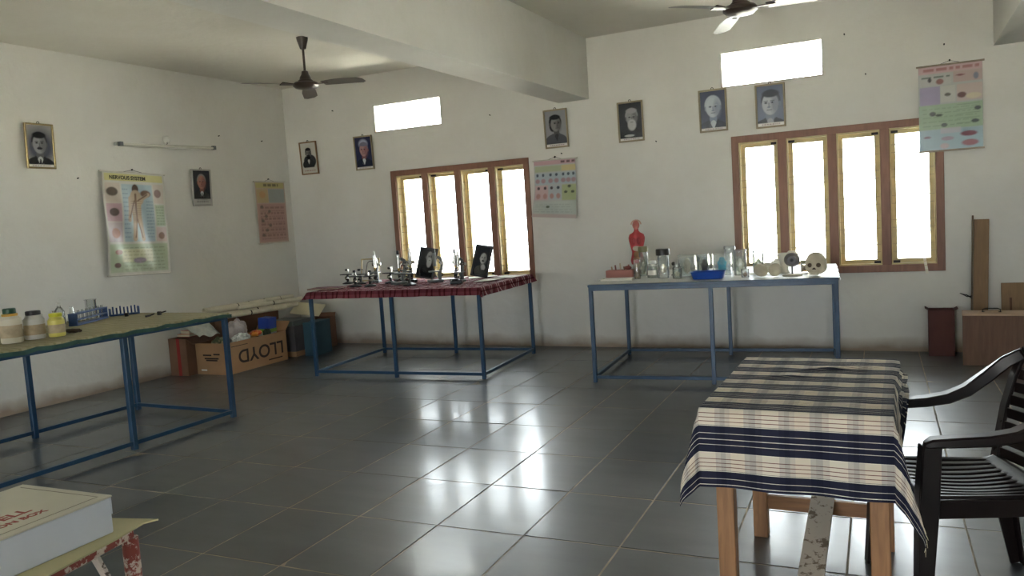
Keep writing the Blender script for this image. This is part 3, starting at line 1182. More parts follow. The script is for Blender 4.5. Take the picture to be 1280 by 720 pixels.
for x, y in ((.84, .68), (.76, .56), (.92, .56), (.34, .24)):
    cv.ell(x, y, .04, .03, (80, 90, 60), .3)
for k in range(4):
    cv.dashes(.05, .9, .12 + k * .055, .012, (110, 130, 120), 8, .5, k)
wall_chart('curling glossy chart with rows of small figures beside the left window', (-3.385, YB - .008, 1.43), 0, .49, .625, cv, RODW,
           bend=lambda u, v: (-.05 * (1 - v) ** 3 * (1 - u), -.012 - .05 * (1 - v) ** 2 * (.4 + .6 * u) - .012 * math.sin(u * 6 + v * 8) * (1 - v), .02 * (1 - v) ** 3 * (1 - 2 * u)), bot=False, tw=R(.6))

A = .74 / .49
cv = Canvas(72, 108, (176, 180, 176), A)
cv.rect(0, A - .14, 1, A, (206, 160, 160)).dashes(.08, .95, A - .10, .05, (160, 60, 60), 6, .7, 2)
cv.rect(.55, 1.18, 1, A - .14, (190, 160, 150)).rect(.02, 1.16, .52, A - .18, (186, 186, 180)).rect(.02, .82, .34, 1.14, (156, 144, 186)).rect(.35, .85, .58, 1.14, (190, 192, 180)).rect(.60, .85, 1, 1.14, (196, 172, 160))
cv.rect(0, .38, 1, .82, (150, 184, 140)).rect(0, 0, 1, .38, (150, 186, 200)).rect(.34, .30, .66, .40, (190, 180, 190), .7)
cv.dashes(.05, .5, A - .22, .03, (50, 90, 70), 3, .8, 6)
for (x, y, rx, ry, c) in ((.18, 1.26, .03, .04, (60, 60, 60)), (.34, 1.22, .06, .05, (150, 90, 80)), (.66, 1.30, .07, .015, (130, 50, 60)), (.90, 1.26, .04, .06, (120, 130, 150)), (.68, .95, .07, .05, (110, 50, 40)), (.86, .92, .12, .05, (210, 196, 150)), (.46, .98, .05, .03, (80, 80, 60)),
                          (.22, .66, .05, .04, (60, 70, 60)), (.32, .63, .06, .02, (50, 70, 50)), (.92, .70, .05, .035, (50, 70, 60)), (.40, .45, .05, .035, (60, 80, 70)), (.88, .48, .06, .03, (50, 70, 70)),
                          (.78, .27, .13, .045, (150, 60, 80)), (.80, .11, .13, .055, (160, 70, 84)), (.45, .21, .1, .035, (160, 140, 160)), (.40, .08, .07, .05, (190, 170, 176)), (.13, .25, .06, .02, (140, 110, 130))):
    cv.ell(x, y, rx, ry, c, .35)
for k in range(5):
    cv.dashes(.06, .9, .44 + k * .075, .012, (90, 120, 84), 7, .5, k).line(.6, .46 + k * .08, .95, .47 + k * .08, .008, (70, 96, 70), .5)
wall_chart('pastel pink, green and blue chart overlapping the right window corner', (.389, YB - .03, 1.803), 0, .49, .74, cv, RODB, over=.015)


# ------------------------------------------------------------------ tables
def steel_table(label, loc, rz, W, Dp, H, xs, tube=.034):
    t = thing('steel_table', label, 'table', loc, rz, 'blue steel work tables')
    h = tube / 2
    for y in (0, Dp):
        for x in xs:
            MB().box(x - h, x + h, y - h, y + h, 0, H - .03).build('leg', M['blue'], t, bevel=.003)
    for y in (0, Dp):
        MB().box(xs[0] + h, xs[-1] - h, y - h * .8, y + h * .8, .034, .062).build('lower_rail', M['blue'], t, bevel=.002)
        MB().box(xs[0] - h, xs[-1] + h, y - h, y + h, H - .052, H - .02).build('upper_rail', M['blue'], t, bevel=.002)
    for x in (xs[0], xs[-1]):
        MB().box(x - h * .8, x + h * .8, h, Dp - h, .034, .062).build('lower_rail', M['blue'], t, bevel=.002)
        MB().box(x - h, x + h, h, Dp - h, H - .052, H - .02).build('upper_rail', M['blue'], t, bevel=.002)
    MB().box(xs[0] - .02, xs[-1] + .02, -.025, Dp + .025, H - .02, H).build('tabletop', M['blue'], t, bevel=.002)
    return t


def drape(name, label, cat, loc, rz, W, Dp, hangs, m, nx=60, ny=60, flare=.06, cfl=.22, fold=.05, lam=.16, wrinkle=.002, extra=None, over=.004, ph=0.0, voff=0.0):
    """cloth lying on a W x Dp top (local origin front-left corner at table height) and hanging hl,hr,hf,hb over its edges"""
    hl, hr, hf, hb = hangs
    mb = MB()
    uvs = []

    def side(h, L, n):
        out = [-h + h * k / 8 for k in range(8)] if h > .001 else []
        return out

    ss = [-hl + hl * k / 8 for k in range(8)] * (hl > .001) + [W * k / nx for k in range(nx + 1)] + [W + hr * k / 8 for k in range(1, 9)] * (hr > .001)
    ts = [-hf + hf * k / 8 for k in range(8)] * (hf > .001) + [Dp * k / ny for k in range(ny + 1)] + [Dp + hb * k / 8 for k in range(1, 9)] * (hb > .001)
    for tt in ts:
        for s in ss:
            cs, ct = min(max(s, 0), W), min(max(tt, 0), Dp)
            dx, dy = s - cs, tt - ct
            d = math.hypot(dx, dy)
            if d < 1e-6:
                z = over + wrinkle * (math.sin(s * 23 + tt * 9) * math.sin(tt * 17 - s * 6) + .6 * math.sin(s * 41 - tt * 33)) * min(1, min(s, W - s, tt, Dp - tt) * 14)
                z = max(z, .0015)
                p = (cs, ct, z)
            else:
                ux, uy = dx / d, dy / d
                corner = 2 * abs(dx * dy) / (d * d)
                peri = s if abs(uy) > abs(ux) else tt
                hmax = max(hl, hr, hf, hb)
                fl = flare + cfl * corner + fold * math.sin(2 * PI * peri / lam + ph + 5 * ux) * min(1, d / hmax) * (1 - .6 * corner)
                fl = max(.01, min(.85, fl))
                out = fl * d + over
                p = (cs + ux * out, ct + uy * out, over - math.sqrt(max(d * d - (fl * d) ** 2, 0)))
            if extra:
                p = extra(s, tt, p)
            mb.v.append(p)
            uvs.append((s, tt + voff))
    nX = len(ss)
    for j in range(len(ts) - 1):
        for i in range(nX - 1):
            mb.f.append((j * nX + i, j * nX + i + 1, (j + 1) * nX + i + 1, (j + 1) * nX + i))
    me = mb.mesh(name, m, fix=False)
    me.shade_smooth()
    ul = me.uv_layers.new(name='UVMap')
    for lp in me.loops:
        ul.data[lp.index].uv = uvs[lp.vertex_index]
    o = link(name, me, None, loc, rz)
    return tag(o, label, cat) if label else o


def tpos(base, rz, x, y):
    return (base[0] + x * math.cos(rz) - y * math.sin(rz), base[1] + x * math.sin(rz) + y * math.cos(rz))


TH = .845
# table 1: along the left wall, seen at the left edge
T1 = steel_table('blue steel work table with bottles, at the left edge of the picture', (-4.90, 2.79, 0), R(89), 1.84, 1.14, TH, (-.22, .92, 1.83), .038)
jute = stripe_mat('khaki_woven_mat', [(0, (172, 164, 138)), (.2, (156, 150, 124)), (.4, (178, 170, 144)), (.62, (148, 144, 118)), (.8, (168, 160, 132))], .07,
                  [(0, (255, 255, 255)), (.3, (236, 236, 226)), (.6, (250, 250, 246)), (.85, (226, 228, 214))], .11)
T1C = drape('table_cover', 'khaki woven cover with a green hem on the left-hand table', 'cloth', tpos((-4.90, 2.79), R(89), -.242, -.027) + (TH,), R(89), 2.094, 1.194, (.03, .03, .035, .03), jute, 70, 40, flare=.3, cfl=.2, fold=.3, lam=.23, wrinkle=.003)
mg = MB()
mg.sweep([(.0 + 2.094 * k / 24, -.028 - .006 * math.sin(k * 1.7), -.018 + .006 * math.sin(k * 2.3)) for k in range(25)], .012, .026)
mg.build('hem', mat('green_hem', (56, 88, 80), 0.85, var=.3, scale=12), T1C)

# table 2: red cloth and microscopes
a2 = R(4.2)
T2 = steel_table('blue steel table under the left window carrying the microscopes', (-5.305, 6.17, 0), a2, 1.84, 1.31, TH, (0, .92, 1.84))
redcheck = stripe_mat('red_check_cotton', [(0, (122, 66, 74)), (.22, (190, 166, 166)), (.30, (112, 56, 64)), (.5, (214, 198, 198)), (.58, (118, 62, 70)), (.8, (96, 46, 54))], .17,
                      [(0, (255, 255, 255)), (.32, (196, 150, 150)), (.48, (255, 245, 245)), (.72, (170, 120, 124)), (.84, (250, 240, 240))], .13)
drape('red_tablecloth', 'faded red checked cloth spread over the microscope table', 'cloth', tpos((-5.305, 6.17), a2, -.022, -.027) + (TH,), a2, 1.884, 1.364, (.07, .085, .07, .03), redcheck, 70, 50, flare=.2, cfl=.3, fold=.25, lam=.31, wrinkle=.003)

# table 3: specimens
a3 = R(5.0)
T3 = steel_table('blue steel table under the right window carrying the biology specimens', (-2.40, 6.34, 0), a3, 1.94, 1.32, TH, (0, 1.0, 1.94))
sheetm = mat('white_vinyl_sheet', (206, 208, 206), .45, var=.06)
cov3 = drape('table_sheet', 'white plastic sheet covering the specimen table', 'cloth', tpos((-2.40, 6.34), a3, -.022, -.027) + (TH,), a3, 1.984, 1.374, (.008, .03, .0, .0), sheetm, 60, 40, flare=.2, cfl=.3, fold=.2, lam=.4, wrinkle=.001)


# ------------------------------------------------------------------ left table: bottles and glassware
ZT = TH + .0085


def bottle(label, x, y, r, h, body, cap, capc, neck=.5, rz=0, group='chemical bottles on the left table', collar=None, square=False, lab=None, shoulder=.72):
    t = thing('chemical_bottle', label, 'bottle', (x, y, ZT), rz, group)
    n = 4 if square else 22
    k = 1.25 if square else 1.0
    prof = [(r * .92, 0), (r, .01), (r, h * shoulder * .97), (r * .93, h * shoulder), (r * neck * 1.1, h * (shoulder + .1)), (r * neck, h * (shoulder + .12)), (r * neck, h * .86)]
    mb = MB().lathe([(a * k, z) for a, z in prof], n)
    if square:
        mb.rot(Matrix.Rotation(R(45), 3, 'Z'))
    mb.build('body', body, t, smooth=40, bevel=.006 if square else 0)
    MB().lathe([(r * neck * 1.12, h * .85), (r * neck * 1.15, h * .87), (r * neck * 1.15, h * .98), (r * neck * 1.02, h)], 20).build('cap', capc, t, smooth=40)
    if collar:
        MB().lathe([(r * neck * 1.25, h * .72), (r * neck * 1.4, h * .74), (r * neck * 1.4, h * .84), (r * neck * 1.2, h * .85)], 20).build('collar', collar, t, smooth=40)
    if lab:
        MB().lathe([(r * 1.008, h * .16), (r * 1.008, h * .52)], 22, cap=False).build('label', lab, t, smooth=40)
    return t


PWH = mat('jar_white_plastic', (205, 200, 180), .45, var=.05)
WB = mat('bottle_white_plastic', (206, 206, 200), .4, var=.05)
YB_ = mat('yellow_powder_bottle', (206, 198, 104), .4, var=.08)
GRN = mat('green_cap', (26, 70, 48), .4)
REDC = mat('red_cap', (140, 60, 54), .45)
BLKC = mat('black_cap', (36, 36, 38), .4)
YEL = mat('amber_collar', (206, 160, 60), .45)
LIME = mat('lime_cap', (190, 190, 40), .4)
LABB = mat('brownish_label', (176, 160, 132), .8, var=.2, scale=20)
WBAND = mat('grey_band', (90, 86, 78), .7)
bottle('wide white jar with amber collar and green cap at the left edge', -5.21, 3.15, .064, .225, PWH, None, GRN, .52, collar=YEL, lab=LABB)
bottle('pale bottle with a red cap behind the green-capped jar', -5.50, 3.32, .034, .19, PWH, None, REDC, .75)
bottle('white bottle with a black cap left of the yellow bottle', -5.22, 3.31, .064, .188, WB, None, BLKC, .62, square=False, lab=LABB)
bottle('narrow white bottle standing behind the black-capped one', -5.45, 3.50, .026, .14, WB, None, WB, .7)
bottle('small yellow powder bottle with lime cap on the left table', -5.155, 3.42, .052, .158, YB_, None, LIME, .68, lab=LABB)

# wash bottle with bent spout
t = thing('wash_bottle', 'clear wash bottle with a bent spout behind the yellow bottle', 'bottle', (-5.90, 3.95, ZT), 0)
MB().lathe([(.036, 0), (.038, .01), (.038, .10), (.02, .13), (.014, .135), (.014, .15)], 18).build('body', M['glass'], t, smooth=40)
MB().lathe([(.017, .148), (.017, .165), (.006, .17)], 14).build('cap', M['wplastic'], t, smooth=40)
MB().tube([(0, 0, .16), (0, .0, .19), (.015, .012, .205), (.045, .035, .20)], .0035, 6).build('spout', M['wplastic'], t, smooth=60)
# round flask
t = thing('round_flask', 'clear round flask beside the yellow bottle and blue rack', 'flask', (-5.63, 3.73, ZT), 0)
MB().lathe([(.012, 0), (.03, .006), (.042, .035), (.036, .06), (.018, .08), (.013, .09), (.013, .13), (.016, .134)], 18, cap=False).build('body', M['glass'], t, smooth=40)
MB().lathe([(.012, .002), (.028, .008), (.038, .035), (.036, .046)], 16).build('liquid', mat('milky_liquid', (196, 200, 198), .3), t, smooth=40)


def tube_rack(label, p, q, h, nt, withtubes, seed=0):
    a, b = Vector(p + (0,)), Vector(q + (0,))
    L_ = (b - a).length
    rz = math.atan2(b.y - a.y, b.x - a.x)
    bl = mat('blue_rack_plastic', (38, 72, 128), .4)
    t = thing('test_tube_rack', label, 'rack', (a.x, a.y, ZT), rz, 'blue racks on the left table')
    MB().box(0, L_, -.035, .035, 0, .012).build('base', bl, t, bevel=.002)
    for x in (0, L_ - .01):
        MB().box(x, x + .01, -.033, .033, .012, h * .85).build('end_plate', bl, t, bevel=.002)
    if withtubes:
        MB().box(.0, L_, -.035, .035, h * .85, h * .85 + .008).build('top_plate', bl, t, bevel=.002)
        MB().box(.01, L_ - .01, -.033, .033, h * .4, h * .4 + .006).build('mid_plate', bl, t)
    for k in range(nt):
        x = .03 + (L_ - .06) * k / (nt - 1)
        if withtubes:
            MB().tube([(x, 0, .02), (x, 0, h * 1.12)], .0085, 10, cap=False).build('test_tube', M['clear'], t, smooth=60)
        else:
            MB().cyl((x, 0, .01), (x, 0, h * random.Random(seed + k).uniform(.85, 1.05)), .006, n=8).build('peg', bl, t, smooth=40)
    return t


tube_rack('blue plastic rack holding clear test tubes beside the flask', (-5.62, 3.86), (-5.86, 4.30), .10, 8, True)
tube_rack('blue draining rack with bare upright pegs at the back of left table', (-5.93, 4.40), (-5.82, 4.60), .075, 7, False)
t = thing('glass_beaker', 'tall clear glass beaker standing behind the blue test tube rack', 'beaker', (-5.97, 4.27, ZT), 0)
MB().lathe([(.001, .003), (.04, .003), (.042, .012), (.042, .15), (.046, .156)], 22, cap=False).build('body', M['clear'], t, smooth=40)
MB().lathe([(.046, .1555), (.048, .157), (.046, .1585)], 22, cap=False).build('rim', M['clear'], t, smooth=40)
t = thing('conical_flask', 'small conical glass flask behind the blue test tube rack', 'flask', (-5.97, 4.10, ZT), 0)
MB().lathe([(.001, .002), (.042, .002), (.045, .01), (.016, .085), (.014, .12), (.018, .124)], 20, cap=False).build('body', M['clear'], t, smooth=40)
DKM = mat('dark_rubber', (40, 36, 32), .6)
t = thing('clamp', 'small dark clamp lying near the right end of left table', 'clamp', (-5.42, 4.36, ZT), .4, 'dark bits on the left table')
MB().bar((0, -.03, .008), (.0, .03, .008), .014, .014).build('jaw', DKM, t)
MB().tube([(0, .03, .008), (.02, .045, .014), (.035, .03, .02)], .006, 6).build('grip', DKM, t, smooth=50)
t = thing('bosshead', 'dark bosshead standing at the right end of left table', 'clamp', (-5.42, 4.47, ZT), .2, 'dark bits on the left table')
MB().box(-.016, .016, -.012, .012, 0, .03).build('block', DKM, t, bevel=.004)
MB().cyl((.016, 0, .02), (.05, .02, .028), .006, n=8).build('screw', DKM, t, smooth=40)
t = thing('rubber_bung', 'black rubber bung beside the blue draining rack', 'bung', (-5.72, 4.40, ZT), 0, 'dark bits on the left table')
MB().lathe([(.014, 0), (.018, .026), (.016, .028)], 14).build('bung_body', DKM, t, smooth=40)
t = thing('dark_cloth', 'crumpled dark rag lying right of the yellow bottle', 'rag', (-5.2, 3.56, ZT), .3)
MB().ell((0, 0, .014), .07, .035, .014, 18, 8, lambda d, p: p * (1 + .18 * math.sin(d.x * 9 + d.y * 7))).build('rag_body', mat('brown_rag', (70, 58, 44), .95), t, smooth=60)


# ------------------------------------------------------------------ microscope table
Z2 = TH + .009


def microscope(label, x, y, rz, s=1.0, dark=None, style=0, group='compound microscopes on the red cloth'):
    d = dark or M['black']
    t = thing('microscope', label, 'microscope', (x, y, Z2), rz, group)
    # local: faces -Y (eyepiece over +Y side), x across
    base = [(-.055, -.07), (-.03, -.085), (-.022, -.03), (.022, -.03), (.03, -.085), (.055, -.07), (.05, .05), (.03, .07), (-.03, .07), (-.05, .05)]
    MB().prism([(a * s, b * s) for a, b in base], 0, .022 * s).build('foot', d, t, bevel=.003)
    MB().box(-.02 * s, .02 * s, .025 * s, .055 * s, .02 * s, .10 * s).build('pillar', d, t, bevel=.003)
    MB().sweep([Vector((0, b, z)) * s for b, z in ((.04, .09), (.062, .13), (.07, .18), (.055, .225), (.02, .245))], .026 * s, .03 * s, up=(0, 1, 0.2)).build('arm', d, t, bevel=.002)
    MB().box(-.05 * s, .05 * s, -.065 * s, .045 * s, .098 * s, .108 * s).build('stage', d, t, bevel=.002)
    MB().cyl((0, -.005 * s, .04 * s), (0, -.012 * s, .055 * s), .02 * s, n=14).build('mirror', M['chrome'], t, smooth=40)
    MB().cyl((0, -.005 * s, .155 * s), (0, -.005 * s, .285 * s), .017 * s, n=16).build('body_tube', M['chrome'] if style != 1 else d, t, smooth=40)
    MB().cyl((0, -.005 * s, .125 * s), (0, -.005 * s, .157 * s), .008 * s, .013 * s, n=12).build('objective', M['brass'], t, smooth=40)
    MB().cyl((0, -.005 * s, .285 * s), (0, -.005 * s, .325 * s), .013 * s, n=14).build('eyepiece', M['wplastic'] if style == 2 else M['black'], t, smooth=40)
    for k in (-1, 1):
        MB().cyl((k * .013 * s, .06 * s, .185 * s), (k * .045 * s, .06 * s, .185 * s), .017 * s, n=14).build('focus_knob', M['chrome'], t, smooth=40)
    return t


def dissecting(label, x, y, rz, s=1.0, group='small dissecting microscopes on the red cloth'):
    t = thing('dissecting_microscope', label, 'microscope', (x, y, Z2), rz, group)
    MB().lathe([(.05 * s, 0), (.052 * s, .008 * s), (.03 * s, .014 * s), (.016 * s, .02 * s)], 20).build('foot', M['black'], t, smooth=40)
    MB().cyl((0, 0, .018 * s), (0, 0, .09 * s), .011 * s, n=12).build('pillar', M['black'], t, smooth=40)
    MB().box(-.06 * s, .06 * s, -.035 * s, .035 * s, .082 * s, .09 * s).build('stage', M['black'], t, bevel=.002)
    MB().cyl((.0, -.012 * s, .045 * s), (0, -.03 * s, .058 * s), .017 * s, n=12).build('mirror', M['chrome'], t, smooth=40)
    MB().cyl((0, .028 * s, .088 * s), (0, .028 * s, .13 * s), .006 * s, n=8).build('rod', M['chrome'], t, smooth=40)
    MB().bar((0, .03 * s, .128 * s), (0, -.012 * s, .128 * s), .009 * s, .007 * s).build('lens_arm', M['chrome'], t)
    MB().lathe([(.010 * s, .118 * s), (.014 * s, .122 * s), (.014 * s, .134 * s), (.010 * s, .137 * s)], 14, (0, -.014 * s, 0)).build('lens', M['black'], t, smooth=40)
    return t


dissecting('black dissecting microscope, leftmost one on the microscope table', -5.46, 6.98, .2, 1.2)
dissecting('black dissecting microscope nearest the front edge, before the wire-loop frame', -5.07, 6.60, .5, 1.25)
dissecting('black dissecting microscope behind the front-edge one, below the wire-loop frame', -5.24, 6.92, -.3, 1.2)
dissecting('black dissecting microscope left of the tall double-tube microscope', -4.90, 6.62, .9, 1.2)
dissecting('black dissecting microscope just right of the brass-topped microscope', -4.86, 6.93, .1, 1.25)
dissecting('black dissecting microscope standing before the left leaning portrait', -4.42, 6.62, -.5, 1.35)
dissecting('black dissecting microscope at the very back, between the slim and dark microscopes', -4.93, 7.2, .7, 1.3)
microscope('slim microscope with pale brass tube beside the wire-loop frame', -5.14, 7.05, .3, 1.05, M['greymetal'], 2)
microscope('large dark microscope in the middle left of the red cloth', -4.64, 6.78, -.5, 1.06, M['greymetal'], 0)
microscope('dark microscope close behind the large one with white eyepiece', -4.66, 7.02, .6, 1.1, M['black'], 2)
microscope('grey microscope leaning right of the left standing portrait', -4.30, 6.93, -.9, 1.05, M['greymetal'], 1)
microscope('black microscope between the two standing portraits', -4.14, 7.06, .4, 1.0, M['black'], 0)
microscope('grey-black microscope immediately left of the right standing portrait', -3.985, 6.86, -.2, .95, M['greymetal'], 2)
t = thing('lens_case', 'squat black instrument box before the right standing portrait', 'box', (-3.90, 6.66, Z2), .25)
MB().box(-.06, .06, -.03, .03, 0, .035).build('case', M['black'], t, bevel=.006)
MB().box(-.05, .02, -.026, .026, .035, .05).build('lid', M['black'], t, bevel=.006)
# frame with a wire loop
t = thing('wire_loop_frame', 'thin wooden frame holding a looped wire at the back left', 'instrument', (-5.36, 7.25, Z2), R(4), None, (R(-8), 0, R(4)))
MB().ring(-.12, .12, 0, .255, .014, -.008, .008).build('frame', mat('pale_wood_frame', (176, 160, 120), .6), t, bevel=.002)
MB().tube([(-.06 + .0 * k, -.012, .05) if k == 0 else (.012 + .062 * math.cos(2.9 - k * .55), -.012, .15 + .075 * math.sin(2.9 - k * .55)) for k in range(0, 10)], .0045, 6).build('wire_loop', M['latch'], t, smooth=60)
MB().bar((-.07, -.012, .06), (.03, -.012, .075), .008, .008).build('crossbar', M['latch'], t)


def q9(cv):
    cv.rect(0, 0, 1, 2, (44, 46, 48))
    bust(cv, dict(cx=.62, cy=.98, s=.92, skin=(150, 150, 150), hair=(60, 60, 62), coat=(34, 36, 40), beard=(176, 176, 176), bl=.26, bald=True, neck=False, turn=.06))


def q10(cv):
    cv.rect(0, 0, 1, 2, (40, 42, 50))
    bust(cv, dict(cx=.58, cy=.96, s=1.0, skin=(158, 158, 162), hair=(30, 30, 34), coat=(24, 25, 30), mous=(32, 32, 36), bald=True, shirt=(120, 120, 124)))
    cv.ell(.68, .48, .13, .17, (158, 158, 160), .3, rot=.6)


SG = 'portraits propped up on the red cloth'
portrait('black framed portrait of a white-bearded man propped among the microscopes', (-4.56, 7.12, Z2 + .022), 0, DKF, q9, group=SG, wd=.25, hd=.33, hook=False, rot=(R(-14), R(7), R(-12)))
t = bpy.data.objects['framed_portrait.008']
portrait('black framed portrait of a man with hand to chin propped on the red cloth', (-3.91, 7.14, Z2 + .022), 0, DKF, q10, group=SG, wd=.215, hd=.33, hook=False, rot=(R(-14), R(8), R(-10)))
for nm, xx in (('framed_portrait.008', 0), ('framed_portrait.009', 0)):
    MB().bar((0, 0, .26), (0, .02, .26), .03, .012).build('strut_hinge', M['latch'], bpy.data.objects[nm])
    MB().bar((0, .008, .26), (0, .085, .022), .03, .004).build('strut', M['carddark'], bpy.data.objects[nm])
# flat folded cloth and papers
FLD = mat('maroon_folder', (96, 52, 54), .7)
t = thing('maroon_folder', 'flat maroon folder lying at the left end of microscope table', 'folder', (-5.30, 6.43, Z2), .15)
MB().box(-.17, .17, -.11, .11, 0, .006).build('back_cover', FLD, t)
MB().box(-.165, .168, -.105, .108, .006, .010).build('sheets', M['cream'], t)
MB().box(-.17, .17, -.11, .11, .010, .015).build('front_cover', FLD, t)
for (x, y, rz, w_, l_, n, lab) in ((-3.70, 6.95, .1, .21, .30, 0, 'white sheet of paper right of the right standing portrait'),
                                   (-3.66, 7.30, -.3, .3, .21, 1, 'white paper sheet at the far right corner of red cloth'),
                                   (-3.98, 7.35, .5, .3, .21, 2, 'white paper sheet lying behind the right standing portrait'),
                                   (-4.3, 7.25, .2, .3, .21, 3, 'white paper sheet lying behind the microscopes by the window')):
    mb = MB()
    mb.grid(8, 6, lambda u, v: ((u - .5) * w_, (v - .5) * l_, .004 + .010 * (u * u) * (v if n % 2 else 1 - v) + n * .0004))
    o = mb.build('paper_sheet', M['white'], None, (x, y, Z2), rz, fix=False)
    md = o.modifiers.new('thickness', 'SOLIDIFY')
    md.thickness = .0012
    tag(o, lab, 'paper', 'papers on the red cloth')


# ------------------------------------------------------------------ specimen table
Z3 = TH + .0065
SJ = 'specimen jars on the right table'
FORM = glass('amber_fluid', (214, 190, 140), clear=.9, haze=.12)
FORMC = glass('clear_fluid', (244, 248, 240), clear=.95, haze=.12)


def round_jar(label, x, y, r, h, lidc, fluid=None, spec=None, specc=None, lidr=1.08, lidh=.03, fill=.8, label_c=None):
    t = thing('specimen_jar', label, 'jar', (x, y, Z3), 0, SJ)
    b = h - lidh
    MB().lathe([(.001, .002), (r * .96, .002), (r, .008), (r, b * .93), (r * .9, b * .97), (r * .9, b)], 22, cap=False).build('glass', M['glass'], t, smooth=40)
    if fluid:
        MB().lathe([(r * .93, .006), (r * .95, .010), (r * .95, b * fill), (.001, b * fill)], 20).build('fluid', fluid, t, smooth=40)
    if spec:
        MB().ell((0, 0, b * .42), r * .55, r * .45, b * spec, 14, 10, lambda d, p: Vector((p.x * (1 + .3 * math.sin(d.z * 7)), p.y * (1 + .25 * math.cos(d.z * 9)), p.z))).build('specimen', specc, t, smooth=60)
    if label_c:
        a = MB()
        n = 8
        a.grid(n, 1, lambda u, v: (r * 1.012 * math.cos(-PI / 2 - .8 + 1.6 * u), r * 1.012 * math.sin(-PI / 2 - .8 + 1.6 * u), b * (.22 + .35 * v)))
        a.build('label', label_c, t, smooth=60)
    MB().lathe([(r * lidr, b), (r * lidr, b + lidh * .8), (r * lidr * .94, b + lidh)], 22).build('lid', lidc, t, smooth=40)
    return t


def box_jar(label, x, y, w_, d_, h, rz, spec=None, specc=None, lid=True, fluid=None, spw=.3):
    t = thing('museum_jar', label, 'jar', (x, y, Z3), rz, SJ)
    MB().box(-w_ / 2, w_ / 2, -d_ / 2, d_ / 2, .001, h - .008).build('glass', M['glass'], t, bevel=.004)
    if lid:
        MB().box(-w_ / 2 - .003, w_ / 2 + .003, -d_ / 2 - .003, d_ / 2 + .003, h - .007, h).build('lid', M['glass'], t, bevel=.001)
    if spec:
        mb = MB()
        mb.box(-w_ * .40, w_ * .40, .004, .007, .01, h - .02)
        mb.build('backplate', spec, t)
        MB().ell((0, -.008, h * .48), w_ * spw, d_ * .22, h * .36, 14, 10, lambda d, p: Vector((p.x * (1 + .25 * math.sin(d.z * 8)), p.y, p.z))).build('specimen', specc, t, smooth=60)
    return t


PALE = mat('pale_specimen', (206, 198, 176), .6, var=.15, scale=30)
DKSP = mat('dark_specimen', (60, 56, 48), .6, var=.25, scale=30)
BRSP = mat('brown_specimen', (134, 100, 66), .6, var=.25, scale=30)
OLID = mat('olive_lid', (126, 122, 84), .4)
BLID = mat('black_lid', (52, 50, 44), .4)
WLID = mat('white_lid', (220, 220, 214), .4)
TEAL = mat('teal_specimen', (60, 150, 176), .5, var=.2, scale=25)
GREYB = mat('grey_backing', (150, 160, 164), .6)
BONE = mat('old_bone', (190, 182, 160), .75, var=.15, scale=14, bump=.2)
BONEW = mat('white_bone', (214, 210, 196), .75, var=.1, scale=14, bump=.2)

# pale tray, pink box
t = thing('pale_tray', 'shallow pale tray at the left end of the specimen table', 'tray', (-2.26, 6.66, Z3), a3)
MB().box(-.14, .14, -.07, .07, 0, .006).build('bottom', M['white'], t)
MB().ring(-.14, .14, -.07, .07, .006, .006, .016).rot(Matrix.Rotation(R(90), 3, 'X')).build('rim', M['white'], t)
PINK = mat('pink_card', (176, 118, 106), .7)
t = thing('pink_box', 'pink slide box with small pegs at the left of specimen table', 'box', (-2.33, 6.95, Z3), a3)
MB().box(-.125, .125, -.06, .06, 0, .068).build('box_body', PINK, t, bevel=.003)
for k in range(5):
    MB().cyl((-.08 + .04 * k, .01 * (-1) ** k, .068), (-.085 + .04 * k, .01 * (-1) ** k, .068 + .03 + .015 * (k % 3)), .007, n=8).build('peg', mat('peg_tone', ((170, 140, 100), (120, 60, 50), (190, 176, 150), (110, 84, 64), (150, 90, 70))[k], .6), t, smooth=40)
MB().ell((.07, 0, .085), .035, .028, .018, 12, 8).build('lump', mat('reddish_lump', (124, 62, 52), .6), t, smooth=60)

# human torso model
TRED = mat('muscle_red', (170, 54, 56), .45, var=.2, scale=22)
TDK = mat('muscle_dark_red', (150, 42, 46), .45, var=.2, scale=22)
t = thing('anatomy_torso', 'red anatomical torso model with pale half skull on specimen table', 'model', (-2.255, 7.25, Z3), R(8))
MB().lathe([(.07, 0), (.07, .012), (.058, .018)], 20).build('base', mat('torso_base', (190, 176, 150), .5), t, smooth=40)
MB().cyl((0, 0, .018), (0, 0, .10), .012, n=10).build('post', M['chrome'], t, smooth=40)
# pelvis .. waist .. chest .. shoulders as one continuous body
rings = [(.02, .02, .09, 0), (.058, .042, .095, 0), (.066, .046, .13, 0), (.052, .038, .19, 0), (.05, .036, .21, 0), (.064, .044, .27, .002), (.074, .048, .31, .004), (.078, .045, .345, .004), (.068, .04, .375, .003), (.034, .03, .395, 0), (.022, .022, .41, -.002), (.02, .022, .43, -.006)]
mb = MB()
n = 22
vs_, fs_ = [], []
for rx, ry, z, oy in rings:
    for k in range(n):
        a = 2 * PI * k / n
        vs_.append((rx * math.cos(a), oy + ry * math.sin(a) * (1.1 if math.sin(a) < 0 else .9), z))
for i in range(len(rings) - 1):
    for k in range(n):
        fs_.append((i * n + k, i * n + (k + 1) % n, (i + 1) * n + (k + 1) % n, (i + 1) * n + k))
fs_.append(tuple(range(n - 1, -1, -1)))
fs_.append(tuple(range((len(rings) - 1) * n, len(rings) * n)))
mb.add(vs_, fs_)
mb.build('trunk', TRED, t, smooth=70)
for (x, z, rx, rz_, c) in ((-.022, .315, .024, .034, TDK), (.024, .315, .024, .034, TDK), (0, .245, .036, .026, PALE), (0, .185, .03, .035, BRSP)):
    MB().ell((x, -.042, z), rx, .012, rz_, 12, 8).build('organ', c, t, smooth=60)
